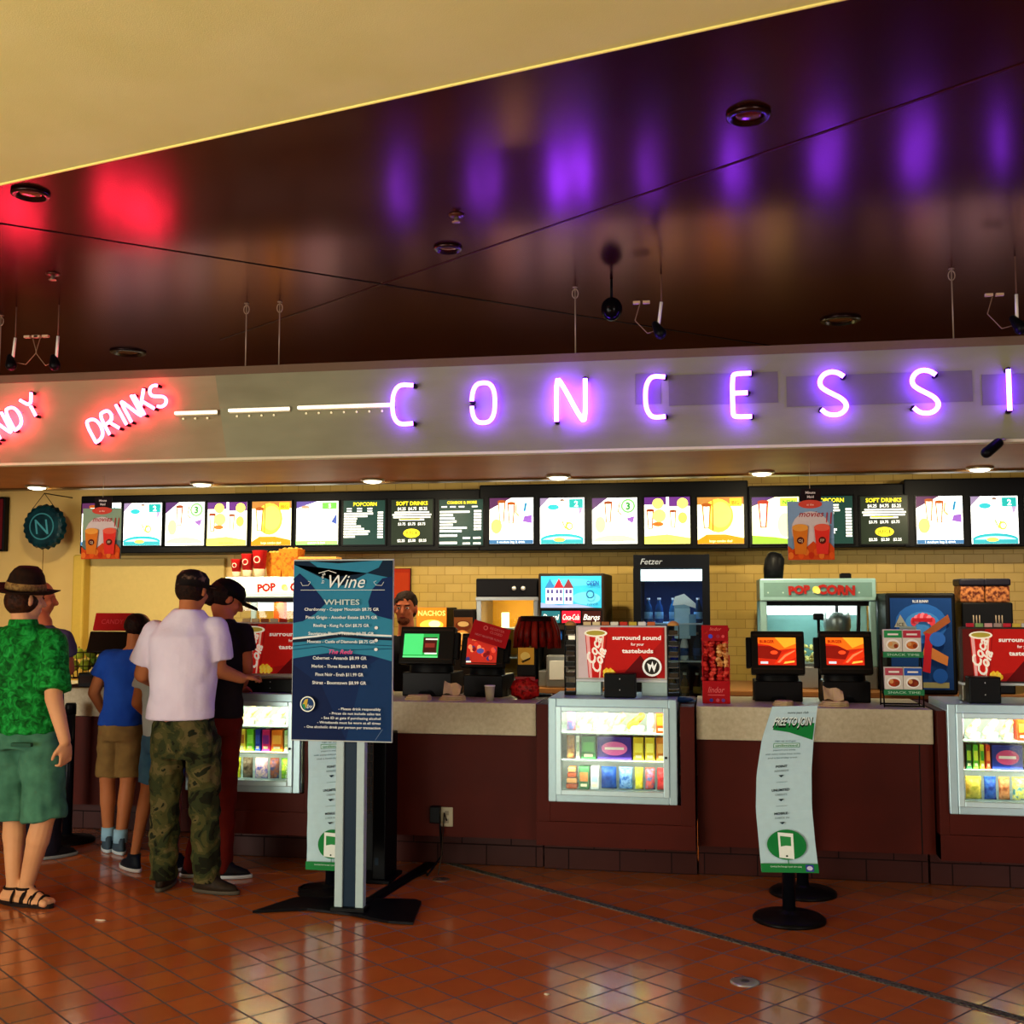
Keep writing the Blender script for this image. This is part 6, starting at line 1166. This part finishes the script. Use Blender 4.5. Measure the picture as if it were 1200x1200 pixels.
for an, d in ((anl, Vector((.55, -.1, 0)).normalized()), (anr, Vector((.95, -.25, 0)).normalized())):
    q = Vector((-d.y, d.x, 0)); e0_ = Vector((an.x, an.y, .0)) - d * .08; e1_ = Vector((an.x, an.y, .0)) + d * .19
    m = MB(); n = 18; pts = []
    for i in range(n): a_ = 2 * math.pi * i / n; pts.append(e0_.lerp(e1_, .5) + d * .14 * math.cos(a_) + q * .048 * math.sin(a_))
    m.add([Vector((p_.x, p_.y, z)) for z in (.002, .022) for p_ in pts], [list(range(n))[::-1], list(range(n, 2 * n))] + [(i, (i + 1) % n, n + (i + 1) % n, n + i) for i in range(n)], SAND); so = m.build('sandal_sole', A.t)
    for kf, r_ in ((.62, .040), (.80, .034), (.42, .047)):
        c_ = e0_.lerp(e1_, kf); hz = .066 if kf < .5 else (.052 if kf < .7 else .040)
        MB().tube([c_ + q * (r_ + .006) * math.cos(a_) + Vector((0, 0, .018 + hz * math.sin(a_))) for a_ in [math.pi * i / 10 for i in range(11)]], .007, SAND, n=6).build('sandal_strap', A.t)
    MB().tube([Vector((an.x, an.y, .085)) + d * .045 * math.cos(a_) + q * .042 * math.sin(a_) - d * .003 for a_ in [2 * math.pi * i / 16 for i in range(16)]], .007, SAND, n=6, closed=True).build('ankle_strap', A.t)
# ---- man in the white T-shirt and camouflage trousers
Y0 = 5.80
B = Person('man in a white T-shirt, dark cap and camouflage trousers standing at the counter', (PY(216, 1040, Y0).x, Y0, 0), Y0)
J = B.J; b = B.b
hd = J(226, 693, -.02); nk = J(222, 717, -.01); P, R = head(b, hd, (.18, .95, -.15), 1.0, neck=nk)
shl = J(182, 742, 0); shr = J(253, 738, .02); chest = J(216, 765); waist = J(214, 822); hipc = J(216, 862)
b.loft([(hipc + Vector((0, 0, -.07)), .14, .10), (hipc + Vector((0, 0, .03)), .14, .105), (waist, .14, .11), (chest, .17, .125), (chest + Vector((0, 0, .10)), .165, .105), (nk, .07, .06)], None, 20)
ell = J(167, 790, .02); wrl = J(180, 800, .26); elr = J(255, 785, .05); wrr = J(283, 795, .18)
for sh, el, wr_ in ((shl, ell, wrl), (shr, elr, wrr)): b.limb(sh, el, .058, .047, None); b.limb(el, wr_, .047, .031, None)
hand(b, wrl, Vector((.6, .8, .1)), (0, 0, -1), 1.0, .45, side=1); hand(b, wrr, Vector((.3, 1, .1)), (0, 0, -1), 1.0, .45, side=-1)
hl = J(197, 880); hr = J(238, 880); knl = J(193, 945, .02); knr = J(240, 945, .02); anl = J(191, 1030, 0); anr = J(242, 1030, -.02); anl.z = .09; anr.z = .09
for h_, k_, a_ in ((hl, knl, anl), (hr, knr, anr)): b.limb(h_, k_, .085, .06, None); b.limb(k_, a_, .06, .04, None)
remesh(b, 'body', B.t, .0075, SK2, 3)
TEE = noisemat('white_cotton', [(.3, '#c8bace'), (.7, '#d6cadc')], 3, r=.9, bump=.5, bscale=9)
c = MB()
c.loft([(J(211, 842), .197, .14), (J(212, 826), .195, .142), (waist + Vector((0, 0, .05)), .188, .15), (chest, .20, .155), (chest + Vector((0, 0, .09)), .20, .145), (chest + Vector((0, 0, .14)), .165, .118), (nk + Vector((0, 0, .012)), .078, .078)], None, 28)
for sh, el in ((shl, ell), (shr, elr)):
    c.limb(chest.lerp(sh, .5) + Vector((0, 0, .02)), sh, .085, .07, None); c.limb(sh, sh.lerp(el, .3), .074, .080, None); c.limb(sh.lerp(el, .1), sh.lerp(el, .74), .080, .090, None, flat=True)
remesh(c, 't_shirt', B.t, .010, TEE, 3, wr=.022, wsize=.13)
CAMO = noisemat('camouflage_cloth', [(.0, '#17170c'), (.42, '#2a2e18'), (.50, '#3e3c1e'), (.58, '#52482a'), (.66, '#1c1e10')], 9, r=.9, dist=.8, bump=.25, bscale=20, interp='CONSTANT')
c = MB(); c.loft([(hipc + Vector((0, 0, -.12)), .175, .13), (hipc, .182, .14), (hipc + Vector((0, 0, .09)), .17, .13)], None, 24)
for h_, k_, a_ in ((hl, knl, anl), (hr, knr, anr)):
    c.limb(h_ + Vector((0, 0, .03)), k_, .100, .082, None); c.limb(k_, k_.lerp(a_, .5), .082, .078, None); c.limb(k_.lerp(a_, .3), Vector((a_.x, a_.y, .05)), .076, .074, None, flat=True)
remesh(c, 'camouflage_trousers', B.t, .010, CAMO, 3, wr=.03, wsize=.07)
HAIR2 = noisemat('short_dark_hair', [(.3, '#140a06'), (.7, '#2a160c')], 60, r=.7, bump=.4)
m = MB(); m.ball(P(0, -.022, .008), .081, .090, .082, HAIR2, n=14, R=R); m.build('hair', B.t)
CAPM = noisemat('dark_cap_print', [(.3, '#0c0808'), (.55, '#1a1210'), (.62, '#6a5040')], 14, r=.8)
m = MB(); m.loft([(P(0, -.01, z), rx, ry, R) for z, rx, ry in ((.015, .086, .103), (.075, .083, .099), (.105, .062, .075), (.118, .03, .036))], CAPM, 26); m.build('cap_crown', B.t)
m = MB(); m.loft([(P(0, .10, .040), .068, .07, R), (P(0, .105, .048), .066, .068, R)], CAPM, 20); m.build('cap_brim', B.t)
SHOE = noisemat('brown_shoe', [(.3, '#1a120c'), (.7, '#2c2016')], 20, r=.6)
def shoe(an, d, t, mat, sole, L=.29, s=1.0, zl=0, nm='shoe'):
    d = Vector(d).normalized(); q = Vector((-d.y, d.x, 0)); o_ = Vector((an.x, an.y, zl)); Rz = Matrix((d, q, Vector((0, 0, 1)))).transposed()
    c0 = o_ + d * (L / 2 - .085 * s); m = MB(); m.loft([(c0 + Vector((0, 0, .003)), L / 2, .046 * s, Rz), (c0 + Vector((0, 0, .022)), L / 2, .048 * s, Rz)], sole, 24); so = m.build('sole', t)
    m = MB(); m.loft([(c0 + Vector((0, 0, .02)), L / 2 - .006, .045 * s, Rz), (c0 + Vector((0, 0, .045)) - d * .008, L / 2 - .02, .042 * s, Rz), (c0 - d * .045 * s + Vector((0, 0, .072)), L / 2 - .07 * s, .038 * s, Rz), (o_ + d * .0 + Vector((0, 0, .10)), .052 * s, .042 * s, Rz)], mat, 24); m.build(nm, t)
    m = MB()
    for k in range(3): cc = c0 + d * (.03 - .025 * k) * s + Vector((0, 0, .060 + .010 * k)); m.tube([cc + q * .022 * s, cc + Vector((0, 0, .004)), cc - q * .022 * s], .003, cm('#b8b0a0'), n=5)
    m.build('laces', t)
shoe(anl, (-.2, 1, 0), B.t, SHOE, cm('#4a4238')); shoe(anr, (.93, -.12, 0), B.t, SHOE, cm('#4a4238'))
# ---- boy in the blue T-shirt
def kid(label, px, Y0, head_, hs, fdir, jo, sk, top, topm, bot, hairm, shoes, vox=.008, sleeve=.5, shortk=.92, hood=None, sock=None):
    K = Person(label, (PY(px, 990, Y0).x, Y0, 0), Y0); J = K.J; b = K.b; g = {k: (J(*v)) for k, v in jo.items()}
    P, R = head(b, J(*head_), fdir, hs, neck=g['nk']); W_ = (g['shr'] - g['shl']).length; ch = g['shl'].lerp(g['shr'], .5) + Vector((0, 0, -.05)); hp = g['hl'].lerp(g['hr'], .5); wd = W_ * .40
    b.loft([(hp + Vector((0, 0, -.04)), wd, wd * .72), (hp + Vector((0, 0, .05)), wd, wd * .72), (hp.lerp(ch, .45), wd * .88, wd * .66), (ch, W_ * .46, wd * .7), (ch + Vector((0, 0, .04)), W_ * .44, wd * .6), (g['nk'], .05, .045)], None, 18)
    ra = .04 * W_ / .28
    for s_ in 'lr': b.limb(g['sh' + s_], g['el' + s_], ra * 1.1, ra * .9, None); b.limb(g['el' + s_], g['wr' + s_], ra * .9, ra * .62, None); hand(b, g['wr' + s_], (g['wr' + s_] - g['el' + s_]) * .4 + Vector((0, .1, 0)), (0, 0, -1), .8 * hs, .4, side=1 if s_ == 'l' else -1)
    for s_ in 'lr':
        g['an' + s_].z = .085; b.limb(g['h' + s_], g['kn' + s_], ra * 1.7, ra * 1.2, None); b.limb(g['kn' + s_], g['kn' + s_].lerp(g['an' + s_], .4), ra * 1.15, ra * 1.15, None); b.limb(g['kn' + s_].lerp(g['an' + s_], .35), g['an' + s_], ra * 1.1, ra * .75, None)
    remesh(b, 'body', K.t, vox, sk, 3)
    c = MB(); c.loft([(hp + Vector((0, 0, .045)), wd * 1.22, wd * .92), (hp.lerp(ch, .4), wd * 1.15, wd * .88), (ch, W_ * .54, wd * .9), (ch + Vector((0, 0, .05)), W_ * .48, wd * .72), (g['nk'] + Vector((0, 0, -.015)), .062, .058)], None, 24)
    for s_ in 'lr': a_, e_ = g['sh' + s_], g['el' + s_]; c.limb(ch.lerp(a_, .5) + Vector((0, 0, .02)), a_, ra * 1.6, ra * 1.4, None); c.limb(a_, a_.lerp(e_, .3), ra * 1.4, ra * 1.45, None); c.limb(a_.lerp(e_, .1), a_.lerp(e_, sleeve), ra * 1.45, ra * 1.6, None, flat=True)
    remesh(c, top, K.t, .010, topm, 3, wr=.02, wsize=.09)
    c = MB(); c.loft([(hp + Vector((0, 0, -.05)), wd * 1.12, wd * .88), (hp, wd * 1.18, wd * .92), (hp + Vector((0, 0, .07)), wd * 1.1, wd * .84)], None, 20)
    for s_ in 'lr':
        h_, k_, a_ = g['h' + s_], g['kn' + s_], g['an' + s_]
        if shortk <= 1.3: e_ = h_ + (k_ - h_) * shortk; c.limb(h_ + Vector((0, 0, .03)), h_.lerp(k_, .4), ra * 1.8, ra * 1.75, None); c.limb(h_.lerp(k_, .1), e_, ra * 1.75, ra * 1.8, None, flat=True)
        else: c.limb(h_ + Vector((0, 0, .02)), k_, ra * 1.9, ra * 1.5, None); c.limb(k_, Vector((a_.x, a_.y, .06)), ra * 1.5, ra * 1.35, None)
    remesh(c, bot[0], K.t, .010, bot[1], 3, wr=.02, wsize=.08)
    if hairm: m = MB(); m.ball(P(0, -.032, .024), .086 * hs, .094 * hs, .088 * hs, hairm, n=14, R=R, wob=.05); m.build('hair', K.t)
    for s_ in 'lr':
        shoe(g['an' + s_], shoes[1][s_], K.t, shoes[0], shoes[2], L=.24, s=.85)
        if sock: a_ = g['an' + s_]; MB().loft([(Vector((a_.x, a_.y, .07)), .043, .045), (Vector((a_.x, a_.y, .15)), .042, .043)], sock, 16).build('sock', K.t)
    return K, P, R, g
BLUE = noisemat('royal_blue_cotton', [(.3, '#163a90'), (.7, '#1e48a8')], 5, r=.9, bump=.15, bscale=25); KHAKI = noisemat('khaki_cotton', [(.3, '#6e5430'), (.7, '#806438')], 12, r=.9, bump=.3)
BH = noisemat('dark_brown_hair', [(.3, '#120806'), (.7, '#24100a')], 50, r=.6, bump=.5)
jo = dict(nk=(158, 757), shl=(126, 772), shr=(176, 770), ell=(110, 812, .02), wrl=(121, 834, .10), elr=(182, 815, .03), wrr=(170, 830, .22), hl=(129, 858), hr=(153, 858), knl=(126, 915), knr=(150, 915), anl=(127, 975), anr=(141, 985, -.05))
kid('boy in a royal blue T-shirt and khaki shorts standing at the counter', 138, 6.60, (163, 738, .02), .88, (.3, .9, -.35), jo, SK2, 't_shirt', BLUE, ('shorts', KHAKI), BH,
    (cm('#3a4a58', r=.6), {'l': (-.5, .8, 0), 'r': (-.6, .7, 0)}, cm('#b8c4cc')), sock=cm('#88b0c8', r=.8))
# ---- child in white and blue between boy and man
WHT2 = noisemat('white_light_blue_shirt', [(.3, '#a8b8c8'), (.7, '#c0d0d8')], 4, r=.9); DEN = noisemat('denim_blue', [(.3, '#3a6288'), (.7, '#4a7698')], 12, r=.9)
jo = dict(nk=(186, 776), shl=(168, 790), shr=(212, 790), ell=(160, 824, -.02), wrl=(172, 838, .14), elr=(220, 824, .02), wrr=(205, 838, .15), hl=(178, 872), hr=(200, 872), knl=(173, 922), knr=(205, 922), anl=(158, 984, -.03), anr=(205, 980, 0))
kid('child in a white T-shirt and blue shorts half hidden behind the man in camouflage', 180, 6.18, (190, 758, .05), .84, (.2, .95, -.2), jo, SK2, 't_shirt', WHT2, ('shorts', DEN), BH,
    (cm('#141a24', r=.5), {'l': (-.7, .5, 0), 'r': (.3, .9, 0)}, cm('#c8c8c8')))
# ---- person in black cap and dark top beyond the white shirt
jo = dict(nk=(262, 722), shl=(236, 740), shr=(286, 740), ell=(238, 790, .05), wrl=(250, 800, .22), elr=(290, 785, .03), wrr=(284, 805, .18), hl=(248, 850), hr=(270, 850), knl=(246, 920), knr=(266, 920), anl=(226, 985, 0), anr=(262, 985, 0))
DTOP = noisemat('dark_top', [(.3, '#140e12'), (.7, '#20161a')], 8, r=.9); RTR = noisemat('dark_red_trousers', [(.3, '#480c05'), (.7, '#5c1208')], 8, r=.9)
K, P, R, g = kid('person in black cap, dark top and dark red trousers beside the man in camouflage', 255, 6.08, (266, 703, .03), .98, (.75, .6, -.45), jo, SK3, 'dark_top', DTOP, ('trousers', RTR), BH,
    (cm('#141014', r=.5), {'l': (.9, .2, 0), 'r': (.9, .2, 0)}, cm('#b8b8b8')), shortk=2)
m = MB(); m.loft([(P(0, -.01, z), rx, ry, R) for z, rx, ry in ((.02, .087, .104), (.07, .084, .100), (.105, .064, .077), (.12, .03, .036))], cm('#0a0708', r=.7), 26); m.build('cap_crown', K.t)
m = MB(); m.loft([(P(0, .115, .018), .070, .078, R), (P(0, .12, .028), .066, .074, R)], cm('#0a0708', r=.7), 20); m.build('cap_brim', K.t)
m = MB(); m.ball(P(0, -.10, -.02), .05, .06, .055, BH, n=10, R=R, wob=.2); m.build('hair_bun', K.t)
# ---- person with a grey-blue shirt behind the green-shirted man
jo = dict(nk=(50, 730), shl=(22, 745), shr=(74, 748), ell=(20, 790, .05), wrl=(36, 800, .2), elr=(80, 785, .1), wrr=(62, 800, .25), hl=(38, 860), hr=(60, 860), knl=(38, 930), knr=(60, 930), anl=(38, 990, 0), anr=(60, 990, 0))
kid('person in a grey blue shirt half hidden behind the man in the green shirt', 50, 6.35, (47, 702, .02), .98, (.8, .55, -.1), jo, SK3, 'shirt', noisemat('grey_blue_cotton', [(.3, '#3e3550'), (.7, '#4e4462')], 6, r=.9, bump=.2), ('trousers', cm('#14101a', r=.9)), BH,
    (cm('#141014', r=.5), {'l': (.6, .8, 0), 'r': (.6, .8, 0)}, cm('#707070')), shortk=2)
# ---- cashier
jo = dict(nk=(476, 742), shl=(500, 756), shr=(448, 756), ell=(506, 800, -.06), wrl=(490, 812, -.22), elr=(442, 800, -.06), wrr=(458, 812, -.22), hl=(486, 860), hr=(464, 860), knl=(486, 920), knr=(464, 920), anl=(486, 980, 0), anr=(464, 980, 0))
K, P, R, g = kid('cashier with short dark hair and a dark shirt behind the green screen register', 476, 7.65, (475, 714, 0), 1.0, (.05, -1, -.05), jo, SK3, 'dark_shirt', cm('#141216', r=.9), ('trousers', cm('#101014', r=.9)), None,
    (cm('#0c0c0c', r=.5), {'l': (0, -1, 0), 'r': (0, -1, 0)}, cm('#202020')), shortk=2, vox=.007)
m = MB(); m.ball(P(0, -.024, .052), .084, .096, .080, HAIR2, n=16, R=R, wob=.10); m.ball(P(0, -.05, .0), .078, .065, .08, HAIR2, n=12, R=R)
m.build('hair', K.t); eyes_(P, R, K.t)
m = MB()
for q in (-1, 1): m.limb(P(q * .018, .086, .032), P(q * .048, .076, .034), .004, .004, HAIR2, n=6)
m.build('eyebrows', K.t); MB().ball(P(0, .088, -.052), .021, .005, .006, cm('#7a2c24', r=.4), n=8, R=R).build('lips', K.t)
m = MB(); m.ball(P(0, .060, -.078), .044, .040, .030, noisemat('stubble', [(.4, '#3a1a10'), (.6, '#7a4028')], 90, r=.8), n=12, R=R); m.build('stubble', K.t)
